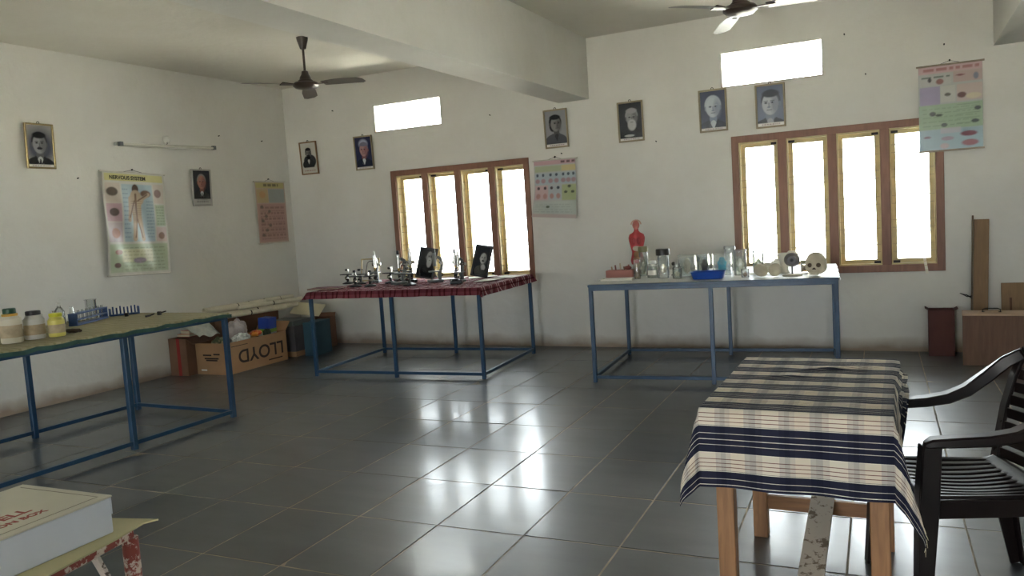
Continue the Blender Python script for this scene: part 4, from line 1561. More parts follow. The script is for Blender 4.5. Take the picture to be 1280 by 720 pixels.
MB().ell((0, -.008, .462), .034, .042, .046, 16, 12, lambda d, p: Vector((p.x * (1 - .15 * max(0, -d.z)), p.y, p.z))).build('head', mat('model_flesh', (196, 116, 104), .5), t, smooth=60)
MB().tube([(.046 * math.cos(PI * k / 12), .0, .468 + .042 * math.sin(PI * k / 12)) for k in range(13)], .0065, 8).build('skull_cap', mat('pale_cap', (196, 160, 140), .5), t, smooth=60)

round_jar('slim jar of brown fluid at the front left of the specimen jars', -2.10, 6.72, .030, .185, BRSP, FORM, .3, BRSP, lidr=1.0, lidh=.012)
round_jar('tall jar with pale yellow cap right behind the brown jar', -2.13, 7.02, .042, .27, OLID, FORMC, .28, OLID, lidh=.05)
round_jar('squat labelled jar with white cap left of the tall wide-lidded jar', -1.985, 6.82, .054, .15, WLID, FORMC, .25, DKSP, lidr=.55, lidh=.028, label_c=M['white'])
round_jar('tall glass jar with a wide dark flat lid on specimen table', -1.87, 6.74, .050, .255, BLID, None, .2, PALE, lidr=1.2, lidh=.055)
t = thing('dark_ball_model', 'dark ball on a thin stem between the tall jar and glass jars', 'model', (-1.85, 7.0, Z3), 0)
MB().lathe([(.022, 0), (.022, .006), (.006, .01)], 14).build('base', DKSP, t, smooth=40)
MB().cyl((0, 0, .01), (0, 0, .09), .003, n=6).build('stem', DKSP, t, smooth=40)
MB().ell((0, 0, .105), .017, .017, .017, 12, 8).build('ball', DKSP, t, smooth=60)
round_jar('small clear stoppered jar at the front centre of specimen table', -1.73, 6.66, .040, .13, M['clear'], FORMC, .2, PALE, lidr=.6, lidh=.03)
box_jar('wide rectangular museum jar of clear glass behind the small stoppered jar', -1.69, 6.86, .15, .07, .19, .1, M['clear'], PALE, spw=.2)
box_jar('rectangular museum jar with pale blue-grey content behind blue tray', -1.60, 7.02, .11, .07, .18, .0, GREYB, PALE)
box_jar('rectangular museum jar with a dark preserved animal behind blue tray', -1.545, 6.88, .085, .06, .17, .05, M['clear'], DKSP, spw=.33)
box_jar('rectangular museum jar with a turquoise specimen right above blue tray', -1.405, 6.93, .155, .07, .185, .05, M['clear'], TEAL, spw=.24)
round_jar('clear jar with a flanged glass lid rising behind the turquoise specimen', -1.42, 7.35, .05, .225, M['clear'], None, None, None, lidr=1.05, lidh=.03)
BLU = mat('bright_blue_plastic', (30, 72, 160), .35)
t = thing('blue_tray', 'bright blue plastic tray on the front edge of specimen table', 'tray', (-1.455, 6.60, Z3), a3)
MB().lathe([(.105, 0), (.115, .004), (.138, .055), (.145, .06), (.141, .063), (.134, .058), (.112, .01), (.001, .008)], 4, sx=1.15, sy=.62).rot(Matrix.Identity(3)).build('tray_body', BLU, t)
bpy.data.objects.remove(t.children[0])
tr = [(.118, .072, 0), (.122, .076, .004), (.138, .09, .056), (.143, .094, .062), (.136, .087, .060), (.118, .07, .01)]
mb = MB()
n = 28
vs_, fs_ = [], []
for rx, ry, z in tr:
    for k in range(n):
        a = 2 * PI * k / n
        ca, sa = math.cos(a), math.sin(a)
        e = .38
        vs_.append((rx * math.copysign(abs(ca) ** e, ca), ry * math.copysign(abs(sa) ** e, sa), z))
for i in range(len(tr) - 1):
    for k in range(n):
        fs_.append((i * n + k, i * n + (k + 1) % n, (i + 1) * n + (k + 1) % n, (i + 1) * n + k))
fs_ += [tuple(range(n - 1, -1, -1)), tuple(range((len(tr) - 1) * n, len(tr) * n))]
mb.add(vs_, fs_).build('tray_body', BLU, t, smooth=50)
round_jar('cylindrical clear jar with glass lid just right of blue tray', -1.235, 6.83, .052, .22, M['clear'], FORMC, .3, BONEW, lidr=1.05, lidh=.02)
round_jar('cloudy clear jar in front of the first pane of right window', -1.13, 7.10, .048, .19, M['clear'], FORMC, .3, BONEW, lidh=.02)
round_jar('small clear dish jar of pale matter right of blue tray', -1.16, 6.62, .032, .07, M['clear'], None, .3, BRSP, lidh=.01)
# bones and shells
t = thing('white_papers', 'crumpled white wrapping paper lying right of the blue tray', 'paper', (-1.14, 6.78, Z3), .3)
mb = MB()
mb.grid(12, 8, lambda u, v: ((u - .5) * .16, (v - .5) * .12, .006 + .012 * abs(math.sin(u * 9 + v * 4) * math.sin(v * 7)) + .004))
mb.build('sheet', M['white'], t, smooth=60, fix=False)


def shell_dish(label, x, y, rz, r, tilt):
    t = thing('half_model', label, 'model', (x, y, Z3), rz, 'cut organ models before the window')
    mb = MB()
    prof = [(r, 0), (r * .98, r * .18), (r * .8, r * .42), (r * .4, r * .56), (.001, r * .6)]
    mb.lathe(prof, 22)
    m_ = Matrix.Rotation(R(90 - tilt), 3, 'X')
    mb.rot(m_).move(0, 0, r * math.cos(R(tilt)) + .002)
    mb.build('shell', BONE, t, smooth=40)
    f_ = MB()
    f_.lathe([(r * .86, -.002), (r * .5, -.004), (.001, -.004)], 20)
    f_.rot(m_).move(0, 0, r * math.cos(R(tilt)) + .002)
    f_.build('cut_face', mat('cut_face_tone', (150, 128, 110), .7, var=.3, scale=25), t, smooth=40)
    return t


shell_dish('pale domed half model leaning, left one of the pair', -1.045, 6.66, R(30), .06, 38)
shell_dish('pale round disc model, right one of the leaning pair', -.93, 6.66, R(-10), .055, 25)
for k, (x, y, s_, lab) in enumerate(((-1.03, 6.98, .05, 'knobbly white vertebra behind the pale half models'), (-.975, 7.16, .06, 'pale pelvic bone fragment standing before the window mullion'))):
    t = thing('bone', lab, 'bone', (x, y, Z3), k * .9, 'loose bones on the specimen table')
    MB().ell((0, 0, s_ * 1.02), s_, s_ * .7, s_ * .8, 18, 12, lambda d, p: p * (1 + .22 * math.sin(d.x * 6 + d.z * 5) * math.cos(d.y * 5))).build('bone_body', BONEW, t, smooth=60)
    for q in (-1, 1):
        MB().tube([(q * s_ * .6, 0, s_ * .9), (q * s_ * 1.2, -.01, s_ * 1.25), (q * s_ * 1.45, -.02, s_ * 1.6)], [s_ * .28, s_ * .2, s_ * .1], 8).build('process', BONEW, t, smooth=60)
t = thing('flared_vase', 'white flared vase-shaped vessel left of the round eye model', 'vessel', (-.895, 6.95, Z3), 0)
MB().lathe([(.036, 0), (.04, .006), (.026, .03), (.034, .08), (.042, .13), (.056, .165), (.054, .168), (.038, .13), (.001, .12)], 22).build('vase_body', BONEW, t, smooth=50)
t = thing('eye_model', 'round grey eye model on a stem and oval base before the skull', 'model', (-.80, 6.66, Z3), R(4))
MB().lathe([(.075, 0), (.078, .008), (.06, .016)], 24, sy=.6).build('base', BONE, t, smooth=40)
MB().cyl((0, 0, .014), (0, 0, .085), .007, n=10).build('stem', M['greymetal'], t, smooth=40)
MB().ell((0, 0, .13), .062, .055, .056, 20, 14).build('ball', mat('grey_model', (112, 108, 108), .5, var=.2, scale=25), t, smooth=60)
MB().lathe([(.036, 0), (.034, .006), (.001, .008)], 18).rot(Matrix.Rotation(R(90), 3, 'X')).move(0, -.052, .13).build('iris', mat('dark_iris', (58, 52, 56), .4), t, smooth=40)
MB().lathe([(.014, 0), (.001, .004)], 14).rot(Matrix.Rotation(R(90), 3, 'X')).move(0, -.06, .13).build('pupil', M['black'], t, smooth=40)
MB().tube([(-.05, 0, .165), (-.02, 0, .195), (.02, 0, .195), (.05, 0, .165)], .008, 8).build('lid_muscle', BONEW, t, smooth=60)
round_jar('small amber jar half hidden between eye model and skull', -.735, 6.98, .036, .10, OLID, FORM, .3, BRSP, lidh=.02)
round_jar('little dark vial behind the left side of the skull', -.66, 7.06, .020, .115, BLID, None, .3, DKSP, lidh=.02)


# skull
def skull(label, x, y, rz):
    t = thing('human_skull', label, 'skull', (x, y, Z3), rz)

    def fn(d, p):
        z = p.z
        # face narrows below and in front (-Y is the face)
        k = 1.0
        if d.z < -.1:
            k += .32 * min(1, (-d.z - .1) / .8)
        yy = p.y
        if d.y < 0:
            yy *= .88
        if d.y < -.2 and d.z < .25:
            for ex in (-.40, .40):
                q = math.hypot((d.x - ex) / .26, (d.z + .12) / .24)
                if q < 1:
                    yy += .030 * (1 - q * q)
            q = math.hypot(d.x / .15, (d.z + .50) / .2)
            if q < 1:
                yy += .024 * (1 - q * q)
        if d.y > .3 and d.z < -.3:
            z *= .75
        return Vector((p.x * k, yy, z))
    MB().ell((0, 0, .094), .079, .092, .090, 44, 32, fn).build('cranium', BONE, t, smooth=80)
    for ex in (-1, 1):
        MB().ell((ex * .030, -.060, .082), .021, .010, .018, 14, 8).build('eye_socket', mat('socket_shade', (92, 80, 66), .9), t, smooth=60)  # dark body puts the shade of the eye hollow into the colour
        MB().tube([(ex * .046, -.058, .062), (ex * .06, -.03, .062), (ex * .064, .0, .068)], [.009, .006, .006], 8).build('cheekbone', BONE, t, smooth=60)
    MB().prism([(-.014, 0), (.014, 0), (.005, .026), (-.005, .026)], 0, .006).rot(Matrix.Rotation(R(90), 3, 'X')).move(0, -.062, .048).build('nasal_cavity', mat('nasal_shade', (60, 50, 44), .9), t)  # shade inside the nose opening, given as a dark colour
    MB().ell((0, -.044, .030), .046, .034, .028, 16, 10).build('upper_jaw', BONE, t, smooth=60)
    for k in range(8):
        a = -PI / 2 + (k - 3.5) * .22
        MB().box(-.0035, .0035, -.003, .003, -.012, 0).rot(Matrix.Rotation(a + PI / 2, 3, 'Z')).move(.042 * math.cos(a), -.044 + .031 * math.sin(a), .014).build('tooth', BONEW, t, bevel=.001)
    return t


skull('human skull facing the room at the right end of specimen table', -.625, 6.70, R(-8))
t = thing('needle_stand', 'thin upright needle in a cork behind the skull', 'needle', (-.69, 7.20, Z3), 0)
MB().lathe([(.016, 0), (.013, .022), (.012, .024)], 12).build('cork', BRSP, t, smooth=40)
MB().cyl((0, 0, .02), (0, 0, .22), .0018, n=6).build('needle', M['chrome'], t)

# ------------------------------------------------------------------ cartons and paper rolls in the corner
def carton(label, loc, rz, W, Dp, H, m, flaps=(), th=.006, name='carton', group='cartons in the corner', inside=None):
    """open box: local origin at one bottom corner; flaps: (side, length, angle) angle 0 = upright, 90 = folded out flat"""
    t = thing(name, label, 'box', loc, rz, group)
    MB().box(0, W, 0, Dp, 0, th).build('bottom', m, t)
    MB().box(0, W, 0, th, th, H).build('side_panel', m, t)
    MB().box(0, W, Dp - th, Dp, th, H).build('side_panel', m, t)
    MB().box(0, th, th, Dp - th, th, H).build('side_panel', m, t)
    MB().box(W - th, W, th, Dp - th, th, H).build('side_panel', m, t)
    for side, ln, ang in flaps:
        a = R(ang)
        dn, up = ln * math.sin(a), ln * math.cos(a)
        if side == 'f':
            p = [(0, 0, H), (W, 0, H), (0, -dn, H + up), (W, -dn, H + up)]
        elif side == 'b':
            p = [(0, Dp, H), (W, Dp, H), (0, Dp + dn, H + up), (W, Dp + dn, H + up)]
        elif side == 'l':
            p = [(0, 0, H), (0, Dp, H), (-dn, 0, H + up), (-dn, Dp, H + up)]
        else:
            p = [(W, 0, H), (W, Dp, H), (W + dn, 0, H + up), (W + dn, Dp, H + up)]
        nrm = (Vector(p[1]) - Vector(p[0])).cross(Vector(p[2]) - Vector(p[0])).normalized() * th * .7
        MB().hexa([Vector(q) for q in p] + [Vector(q) + nrm for q in p]).build('flap', m, t)
    return t


INKB = mat('carton_ink', (46, 34, 26), .8)
# big carton standing upside down: its name reads the wrong way up
LB = carton('long brown carton with big upside-down lettering, full of rubbish', (-6.83, 6.045, 0), R(.8), .45, .91, .335, M['card'], flaps=(('b', .13, 40),))
lettering('LLOYD', .20, LB, (.4512, .50, .232), (R(90), R(180), R(90)), INKB, off=.003, sx=1.12)
MB().box(.4505, .4512, .60, .82, .045, .058).build('small_print', INKB, LB)
MB().box(.4505, .4512, .06, .30, .285, .291).build('small_print', INKB, LB)
for k, (a_, b_, z_) in enumerate(((.10, .22, .20), (.25, .34, .21), (.12, .32, .165), (.14, .30, .145))):
    MB().box(a_, b_, -.0012, -.0004, z_, z_ + .016).build('small_print', INKB, LB)
MB().box(.06, .14, -.0012, -.0004, .04, .055).build('sticker', M['white'], LB)
SB = carton('small dull carton with a red vertical stripe against the left wall', (-7.10, 5.93, 0), R(2), .255, .40, .40, M['carddark'], flaps=(('r', .11, 120),))
MB().box(.115, .16, -.0015, -.0005, 0, .40).build('red_stripe', M['red'], SB)
# tall cartons behind, against the wall
carton('tall closed brown carton against the wall carrying the paper rolls', (-7.105, 6.36, 0), 0, .255, 1.0, .53, M['carddark'], group='cartons in the corner')
t = bpy.data.objects['carton.002']
MB().box(0, .255, 0, 1.0, .53, .536).build('lid', M['carddark'], t)
t = thing('grey_carton', 'dark grey carton at the far end of the lettered carton', 'box', (-6.83, 7.08, 0), R(3), 'cartons in the corner')
MB().box(0, .44, 0, .36, .06, .36).build('body', mat('grey_carton', (84, 80, 80), .8), t, bevel=.003)
MB().box(-.005, .445, -.005, .365, 0, .06).build('tray', M['card'], t, bevel=.002)
MB().box(.02, .43, -.002, .36, .36, .42).build('lid', mat('slate_lid', (104, 108, 106), .8), t, bevel=.003)
t = thing('teal_carton', 'dark teal carton between grey carton and microscope table leg', 'box', (-6.31, 7.16, 0), R(8), 'cartons in the corner')
MB().box(0, .16, 0, .34, 0, .38).build('body', mat('teal_carton_print', (40, 74, 88), .7), t, bevel=.003)
MB().box(-.002, .162, -.002, .342, .38, .395).build('lid', mat('teal_lid', (46, 84, 96), .7), t, bevel=.002)
RC = carton('brown carton with a red edge in the corner under the left window wall', (-6.72, 7.48, 0), R(9), .34, .40, .37, M['carddark'], flaps=(('b', .05, 20),))
MB().box(.09, .15, -.0015, -.0005, 0, .26).build('red_stripe', M['red'], RC)
MB().box(.3405, .3415, .12, .26, .14, .24).build('print', mat('rust_print', (126, 66, 40), .8), RC)
mb = MB()
mb.grid(10, 14, lambda u, v: (.04 + u * .15 + .015 * math.sin(v * 7), -.026 - .010 * math.sin(u * 8 + v * 3) + (.06 * (v - .82) / .18 if v > .82 else 0), .16 + min(v, .82) * .26 + (.02 if v > .82 else 0)))
o = mb.build('white_cloth', M['white'], None, (-6.72, 7.48, 0), R(9), smooth=80, fix=False)
o.modifiers.new('thickness', 'SOLIDIFY').thickness = .004
tag(o, 'white plastic bag hanging over the red-edged carton', 'bag')

# rolled charts on top
ROLL = mat('rolled_paper', (206, 200, 180), .8, var=.1, scale=8)
rolls = [((-6.90, 6.30, .570), (-6.76, 7.60, .572), .032), ((-6.83, 6.24, .566), (-6.67, 7.30, .568), .027), ((-7.02, 6.36, .572), (-6.90, 7.52, .572), .034),
         ((-6.965, 6.33, .642), (-6.86, 7.16, .642), .036), ((-6.84, 6.72, .630), (-6.70, 7.62, .632), .025), ((-7.065, 6.5, .640), (-6.99, 7.56, .640), .030), ((-6.90, 7.20, .660), (-6.84, 7.62, .660), .028)]
rl = ['thick paper roll lying lowest, middle of the bundle on the carton', 'thin paper roll with open near end, foremost in the bundle', 'paper roll lying lowest beside the left wall',
      'thick cream paper roll on top at the near end of bundle', 'thin white roll on top toward the far end of bundle', 'cream paper roll on top nearest the left wall', 'short white paper roll at the very top of bundle']
for (p, q, r), lab in zip(rolls, rl):
    p, q = Vector(p), Vector(q)
    t = thing('paper_roll', lab, 'paper roll', tuple(p), 0, 'rolled charts heaped on the carton')
    d = q - p
    MB().tube([(0, 0, 0), d * .5, d], r, 14, cap=False).build('roll', ROLL, t, smooth=60)
    MB().tube([(0, 0, 0), d], r * .72, 12, cap=False).build('inner_turn', ROLL, t, smooth=60)
    MB().tube([d * .52, d * .535], r * 1.05, 14, cap=False).build('tie', M['latch'], t, smooth=60)

# rubbish in the long carton
def crumple(name, label, cat, loc, rz, sx_, sy_, sz_, m, seed, group='rubbish in the long carton', k=.25):
    r_ = random.Random(seed)
    ph = [r_.uniform(0, 6) for _ in range(8)]

    def fn(d, p):
        q = 1 + k * (math.sin(d.x * 7 + ph[0]) * math.sin(d.y * 6 + ph[1]) + .7 * math.sin(d.z * 9 + ph[2]) * math.sin(d.x * 11 + ph[3]) + .5 * abs(math.sin(d.y * 15 + ph[4])))
        return p * q
    o = MB().ell((0, 0, sz_), sx_, sy_, sz_, 30, 20, fn).build(name, m, None, loc, rz, smooth=40)
    return tag(o, label, cat, group)


CLRB = glass('cloudy_polythene', (226, 222, 220), clear=.86, haze=.5)
crumple('paper_ball', 'crumpled white newspaper at the front of the long carton', 'paper', (-6.475, 6.36, .285), .1, .06, .12, .055, mat('newspaper', (196, 196, 190), .8, var=.3, scale=30), 3, k=.15)
crumple('polythene_bag', 'cloudy polythene bag bulging up from the middle of long carton', 'bag', (-6.675, 6.49, .27), .2, .085, .15, .125, mat('polythene', (168, 158, 156), .3, var=.2, scale=12), 5, k=.12)
crumple('orange_packet', 'shiny orange and red packet in the long carton', 'packet', (-6.485, 6.585, .33), .2, .05, .085, .034, peeling('orange_print', (206, 72, 36), (232, 150, 60), 9, .52, .35), 8, k=.1)
crumple('green_packet', 'dull green packet at the near end of the long carton', 'packet', (-6.60, 6.17, .27), .1, .085, .06, .055, peeling('green_print', (78, 88, 54), (134, 122, 84), 14, .5, .5), 11, k=.15)
crumple('dark_packet', 'dark green packet left of the blue-and-green box', 'packet', (-6.45, 6.725, .30), .4, .04, .035, .045, mat('dark_green_print', (44, 56, 28), .5, var=.3), 14, k=.15)
t = thing('blue_green_box', 'bright blue box with a light green band in the long carton', 'box', (-6.62, 6.76, .30), R(6), 'rubbish in the long carton', (0, R(4), R(6)))
MB().box(0, .14, 0, .15, .085, .21).build('upper_half', mat('blue_print', (36, 66, 160), .5), t, bevel=.002)
MB().box(0, .14, 0, .15, .045, .085).build('green_band', mat('light_green_print', (146, 190, 84), .5), t)
MB().box(0, .14, 0, .15, 0, .045).build('lower_half', M['wplastic'], t, bevel=.002)
for k, (x, y, z, w_, d_, h_, c, rz_, lab) in enumerate(((-7.06, 6.02, .405, .17, .24, .03, (176, 98, 80), 5, 'dull red book on the small striped carton'), (-7.04, 6.05, .436, .16, .22, .035, (196, 150, 132), -8, 'pale pink book on top of the dull red book'))):
    t = thing('old_book', lab, 'book', (x, y, z), R(rz_), 'old books by the left wall')
    MB().box(0, w_, 0, d_, 0, .004).build('back_cover', mat('cover_tone', c, .7), t)
    MB().box(.003, w_ - .004, .003, d_ - .003, .004, h_ - .004).build('pages', M['cream'], t)
    MB().box(0, w_, 0, d_, h_ - .004, h_).build('front_cover', mat('cover_tone', c, .7), t)
mb = MB()
mb.grid(16, 16, lambda u, v: (-.16 + .34 * u, -.20 + .34 * v, .012 * math.sin(u * 8 + v * 3) + .014 * math.sin(v * 9) - .25 * max(0, u - .55)))
o = mb.build('plastic_sack', mat('white_sack', (170, 172, 164), .6, var=.25, scale=9), None, (-6.86, 6.12, .525), R(10), smooth=80, fix=False)
o.modifiers.new('thickness', 'SOLIDIFY').thickness = .006
tag(o, 'crumpled white printed sack spread over the small striped carton', 'sack')

# cardboard sheets leaning behind the rolls
t = thing('cardboard_sheet', 'pale cardboard sheet leaning above the teal carton', 'cardboard', (-6.60, 7.54, .44), R(6), None, (R(-52), R(6), R(6)))
MB().box(-.22, .20, 0, .006, 0, .20).build('sheet_body', M['cream'], t)

# ------------------------------------------------------------------ things by the right end of the back wall
t = thing('wooden_case', 'plain wooden case with a wire handle standing near the right corner', 'box', (.425, 7.46, 0), R(-3))
CW = wood('case_veneer', (116, 84, 64), .6, axis=2, dark=.75)
MB().box(0, .46, 0, .22, 0, .415).build('body', CW, t, bevel=.003)
MB().box(-.004, .464, -.004, .224, .415, .432).build('lid', wood('pale_case_top', (184, 156, 132), .6, axis=0, dark=.85), t, bevel=.002)
MB().tube([(.15, .11, .432), (.145, .10, .455), (.17, .09, .465), (.25, .085, .466), (.275, .095, .455), (.27, .11, .432)], .004, 6).build('handle', M['latch'], t, smooth=60)
MB().cyl((.15, .11, .431), (.15, .11, .436), .012, n=10).build('handle_plate', M['latch'], t)
MB().cyl((.27, .11, .431), (.27, .11, .436), .012, n=10).build('handle_plate', M['latch'], t)
t = carton('tall dark maroon carton standing open against the back wall', (.185, 7.86, 0), 0, .205, .16, .41, mat('maroon_carton', (92, 54, 48), .8, var=.12), flaps=(('l', .03, 60), ('r', .03, 60)), name='maroon_carton', group=None)
PLK = wood('ochre_plank', (138, 108, 72), .6, axis=2, dark=.78)
t = thing('wooden_plank', 'tall narrow wooden plank leaning on the back wall behind the case', 'wood', (.525, 7.93, 0), 0, 'wood leaning on the back wall', (R(-4.5), R(1.5), 0))
MB().box(0, .115, 0, .022, .012, 1.19).build('plank_body', PLK, t, bevel=.002)
MB().box(-.016, -.002, .002, .018, .012, 1.225).build('edge_strip', wood('dark_strip', (104, 84, 58), .6), t, bevel=.001)
MB().tube([(-.008, .0, .50), (-.05, -.01, .53), (-.10, -.01, .545), (-.045, -.005, .515), (-.008, 0, .52)], .005, 6).build('bent_bracket', M['latch'], t, smooth=60)
t = thing('wooden_board', 'short wide wooden board leaning at the right edge behind the case', 'wood', (.752, 7.95, 0), 0, 'wood leaning on the back wall', (R(-5), 0, 0))
MB().box(0, .17, 0, .025, .004, .628).build('board_body', PLK, t, bevel=.003)
MB().box(.06, .078, -.004, .001, .32, .50).build('stain_groove', wood('dark_groove', (92, 60, 34), .7), t)
t = thing('paper_strip', 'short white paper strip hanging below the right window frame', 'paper', (.188, YB - .024, .72), 0, None, (0, R(-8), 0))
MB().box(-.012, .012, 0, .004, 0, .145).build('strip_body', M['white'], t)
for k in range(3):
    MB().box(-.012, .012, -.001, 0, .03 + k * .04, .038 + k * .04).build('fold', M['cream'], t)

# ------------------------------------------------------------------ foreground table with striped cloth
FX0, FX1, FY0, FY1, FZ = -.645, -.040, 2.695, 3.665, .752
t = thing('wooden_table', 'small raw wooden table under the striped cloth in the foreground', 'table', (FX0, FY0, 0), 0)
fw_, fl_ = FX1 - FX0, FY1 - FY0
MB().box(0, fw_, 0, fl_, FZ - .022, FZ).build('tabletop', M['wood'], t, bevel=.002)
for x in (.035, fw_ - .075):
    for y in (.05, .755):
        MB().box(x, x + .06, y, y + .055, 0, FZ - .022).build('leg', M['wood'], t, bevel=.003)
WX = wood('teak_rail', (150, 106, 66), .55, axis=0)
MB().box(.095, fw_ - .095, .770, .795, .125, .185).build('back_stretcher', WX, t, bevel=.002)
MB().box(.095, fw_ - .095, .065, .090, .02, .08).build('front_stretcher', WX, t, bevel=.002)
for y in (.06, .79):
    MB().box(.095, fw_ - .095, y, y + .02, FZ - .075, FZ - .022).build('apron', WX, t)
for x in (.045, fw_ - .065):
    MB().box(x, x + .02, .105, .755, FZ - .075, FZ - .022).build('apron', WX, t)
pl = peeling('peeling_whitewash_plank', (196, 186, 172), (120, 104, 88), 7, .56, .8, (3, 3, 3))
MB().hexa([(.275, .02, .02), (.365, .02, .02), (.275, .80, .188), (.365, .80, .188), (.275, .02, .042), (.365, .02, .042), (.275, .80, .21), (.365, .80, .21)]).build('foot_plank', pl, t, bevel=.002)

NV, WH, WL, DR = (38, 40, 56), (206, 198, 182), (222, 216, 200), (104, 60, 62)
stops = [(0, WH), (.045, DR), (.06, WH), (.185, WL), (.20, NV), (.36, WL), (.374, NV), (.48, WL), (.494, NV), (.61, WL), (.624, NV), (.775, WL), (.79, (30, 30, 40)), (.80, WH), (.87, DR), (.885, WH), (.955, DR), (.97, WH)]
ust = [(0, (255, 255, 255)), (.26, (226, 226, 232)), (.34, (208, 209, 216)), (.42, (232, 231, 234)), (.5, (252, 249, 246)), (.72, (218, 219, 226)), (.80, (204, 206, 214)), (.9, (232, 231, 234))]
cloth = stripe_mat('navy_striped_cotton', stops, .158, ust, .21)


def fg_extra(s, tt, p):
    # a few creases on the top, and the hang of the right side pushed out by the chair arm
    x, y, z = p
    if 0 < s < fw_ and 0 < tt < fl_:
        d1 = (tt - .72) - .35 * (s - .33)
        z += .010 * math.exp(-(d1 / .018) ** 2) * math.exp(-((s - .40) / .14) ** 2)
        z += .006 * math.exp(-((tt - .57 - .3 * (s - .25)) / .02) ** 2) * math.exp(-((s - .22) / .1) ** 2)
    if s > fw_ and tt > 0:
        # over the chair arm the hang is bunched up short
        d = s - fw_
        w_ = 1 / (1 + math.exp(-(tt - .50) / .022))
        zz = .005 - .066 * math.tanh(d / .066)
        xx = fw_ + .012 + .10 * d + .010 * math.sin(d * 70 + tt * 9)
        x, z = x * (1 - w_) + xx * w_, z * (1 - w_) + zz * w_
    return (x, y, z)


CL = drape('striped_tablecloth', 'navy and white striped cotton cloth hanging over the foreground table', 'cloth', (FX0 - .002, FY0 - .002, FZ), 0, fw_ + .004, fl_ + .004, (.21, .295, .272, .10), cloth, 60, 90,
           flare=.05, cfl=.22, fold=.035, lam=.27, wrinkle=.0012, extra=fg_extra, over=.005, ph=2.2, voff=.0236)
# frayed fringe along the right-hand hem
dg = bpy.context.evaluated_depsgraph_get()
nX = 8 + 61 + 8
fr = MB()
rr = random.Random(4)
me = CL.data
rows = [j * nX + nX - 1 for j in range(0, 40)]
pts = [me.vertices[i].co.copy() for i in rows]
for a_, b_ in zip(pts, pts[1:]):
    L_ = (b_ - a_).length
    for k in range(max(2, int(L_ / .007))):
        p = a_.lerp(b_, rr.random())
        q = p + Vector((rr.uniform(-.006, .008), rr.uniform(-.006, .006), -rr.uniform(.012, .03)))
        fr.bar(p, q, .0018, .0018, w1=.0008, h1=.0008)
tag(fr.build('fringe', M['cream'], CL), kind='stuff')


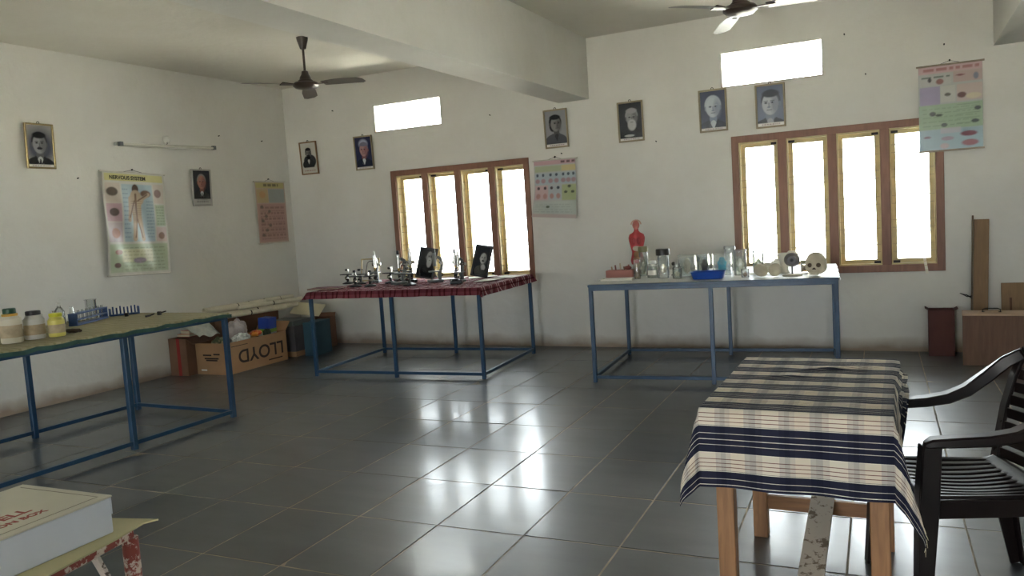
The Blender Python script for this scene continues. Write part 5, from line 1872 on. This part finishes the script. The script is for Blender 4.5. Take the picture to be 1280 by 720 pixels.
# ------------------------------------------------------------------ plastic armchair
def armchair(label, loc, rz):
    """moulded plastic armchair; local +X is forward, +Y is its left"""
    t = thing('plastic_armchair', label, 'chair', loc, rz)
    C_ = M['chair']
    # seat: dished shell with raised ribs running front to back
    mb = MB()
    nx_, ny_ = 40, 84

    def seat(u, v):
        x = -.20 + .43 * u
        half = .205 + .025 * u
        y = (v - .5) * 2 * half
        z = .425 + .012 * u - .022 * math.sin(PI * u) * (1 - (2 * v - 1) ** 2) + (.02 * (1 - u / .12) ** 2 if u < .12 else 0) - (.03 * ((u - .92) / .08) ** 2 if u > .92 else 0)
        rib = math.sin(v * PI * 21)
        if .10 < u < .90:
            z += .0028 * (1 if rib > 0 else -1)
        return (x, y, z)
    mb.grid(nx_, ny_, seat)
    o = mb.build('seat', C_, t, smooth=30, fix=False)
    o.modifiers.new('thickness', 'SOLIDIFY').thickness = -.006
    # skirt under the seat
    for s_ in (-1, 1):
        MB().sweep([(-.19, s_ * .205, .395), (.0, s_ * .222, .398), (.20, s_ * .236, .402)], .012, .062).build('side_skirt', C_, t, bevel=.002)
    MB().sweep([(.215, -.23, .398), (.232, -.1, .40), (.236, 0, .40), (.232, .1, .40), (.215, .23, .398)], .012, .055).build('front_skirt', C_, t, bevel=.002)
    # legs: angle section, two faces each
    for s_ in (-1, 1):
        leg = MB()
        top, bot = Vector((.195, s_ * .245, .63)), Vector((.245, s_ * .275, 0))
        leg.sweep([top, top.lerp(bot, .33), bot], [.058, .062, .042], [.014, .016, .012], up=(0, 1, 0)).build('front_leg', C_, t, bevel=.003)
        lw = MB()
        lw.sweep([top + Vector((.026, -s_ * .02, -.01)), top.lerp(bot, .33) + Vector((.026, -s_ * .026, 0)), bot + Vector((.016, -s_ * .018, 0))], [.012, .012, .01], [.046, .052, .036], up=(0, 1, 0)).build('front_leg', C_, t, bevel=.003)
        tp, bt = Vector((-.19, s_ * .20, .43)), Vector((-.285, s_ * .245, 0))
        MB().sweep([tp, tp.lerp(bt, .5), bt], [.06, .056, .04], [.016, .016, .012], up=(0, 1, 0)).build('back_leg', C_, t, bevel=.003)
        MB().sweep([tp + Vector((-.028, -s_ * .018, 0)), tp.lerp(bt, .5) + Vector((-.026, -s_ * .018, 0)), bt + Vector((-.018, -s_ * .014, 0))], [.012, .012, .01], [.044, .042, .03], up=(0, 1, 0)).build('back_leg', C_, t, bevel=.003)
        # arm: flat over the front post, then sweeping up into the back
        arm = [(.225, .250, .625), (.20, .255, .636), (.12, .262, .640), (.03, .266, .643), (-.05, .266, .654), (-.12, .262, .682), (-.19, .25, .738), (-.25, .228, .795), (-.295, .19, .832)]
        MB().sweep([(x, s_ * y, z) for x, y, z in arm], [.03, .054, .056, .056, .054, .05, .046, .042, .036], [.02, .030, .034, .036, .040, .044, .046, .046, .044]).build('armrest', C_, t, bevel=.006, smooth=30)
        MB().sweep([(-.19, s_ * .197, .42), (-.215, s_ * .212, .52), (-.24, s_ * .222, .63), (-.268, s_ * .215, .74), (-.29, s_ * .195, .82)], [.05, .05, .048, .046, .04], [.014] * 5, up=(1, 0, .3)).build('back_post', C_, t, bevel=.003)
    # back: top rail and slats across
    def backx(z):
        return -.185 - .26 * (z - .42) - .06 * (z - .42) ** 2

    def arc(z, half, n_=9):
        return [(backx(z) - .035 * (1 - (2 * k / (n_ - 1) - 1) ** 2), half * (2 * k / (n_ - 1) - 1), z + (.018 if z > .8 else 0) * (1 - (2 * k / (n_ - 1) - 1) ** 2)) for k in range(n_)]
    MB().sweep(arc(.826, .205), .016, .058, up=(0, 0, 1)).build('top_rail', C_, t, bevel=.004, smooth=30)
    for k in range(7):
        z = .46 + k * .0485
        MB().sweep(arc(z, .212), .009, .0385, up=(0, 0, 1)).build('back_slat', C_, t, bevel=.002, smooth=30)
    return t


armchair('dark brown moulded plastic armchair pulled up to the striped table', (.178, 3.168, 0), R(180 + 19))

# ------------------------------------------------------------------ red bench with white box, bottom left
RB = peeling('peeling_red_paint', (136, 62, 52), (206, 190, 178), 26, .545, .6)
WBP = peeling('peeling_white_paint', (190, 180, 172), (86, 74, 66), 24, .56, .7)
bz = R(10)
BX, BY = -1.812, 1.372     # outer far-right corner of the bench frame
t = thing('red_bench', 'rusty red-painted metal stand with flaking paint at bottom left', 'table', (BX, BY, 0), bz)
# local: origin far-right corner, +x would be away from the stand; the stand extends to -x and -y
BW, BL = .62, .95
for x in (-.022, -BW + .022):
    for y in (-.022, -BL + .022):
        MB().cyl((x, y, 0), (x, y, .684), .0205, n=14).build('leg', RB, t, smooth=40)
for x in (-.022, -BW + .022):
    MB().box(x - .016, x + .016, -BL + .02, -.02, .684, .712).build('rail', RB, t, bevel=.004)
for y in (-.022, -BL + .022):
    MB().box(-BW + .038, -.038, y - .016, y + .016, .684, .712).build('rail', RB, t, bevel=.004)
MB().bar((-.022, -.14, .684), (-.022, -.035, .45), .022, .010, up=(0, 1, 0)).build('brace', WBP, t)
MB().prism([(-BW - .01, -BL - .01), (.012, -BL - .01), (.014, -.10), (.006, .0), (.028, .03), (-.16, .016), (-BW - .01, .014)], .712, .716).build('top_sheet', mat('cream_board', (176, 170, 132), .7, var=.1), t)
BOXW = mat('white_corrugated_card', (196, 202, 214), .7, var=.04)
t = thing('white_carton', 'flat white carton with red lettering on the red stand', 'box', (-1.826, 1.302, .7165), R(2))
cw, cl, chh = .34, .60, .092
MB().box(-cw, 0, -cl, 0, 0, chh).build('body', BOXW, t, bevel=.003)
GRT = mat('greenish_white_card', (196, 194, 178), .75, var=.05)
MB().box(-cw - .003, .003, -cl - .003, .003, chh, chh + .005).build('lid', GRT, t, bevel=.0015)
MB().box(-cw + .002, -.006, .0032, .0062, chh * .5, chh + .003).build('lid_flap', BOXW, t)
MB().box(-cw + .02, -.02, -.02, -.018, chh + .005, chh + .0056).build('fold_line', mat('crease_grey', (130, 128, 116), .8), t)
MB().box(-.024, -.022, -cl + .02, -.02, chh + .005, chh + .0056).build('fold_line', mat('crease_grey', (130, 128, 116), .8), t)
RT = mat('red_lettering', (150, 74, 68), .75)
lettering('NWELL', .050, t, (-.105, -.135, chh + .0053), (0, 0, R(90)), RT, align='RIGHT', off=.001)
lettering('ION BOX', .030, t, (-.062, -.125, chh + .0053), (0, 0, R(90)), RT, align='RIGHT', off=.0008)
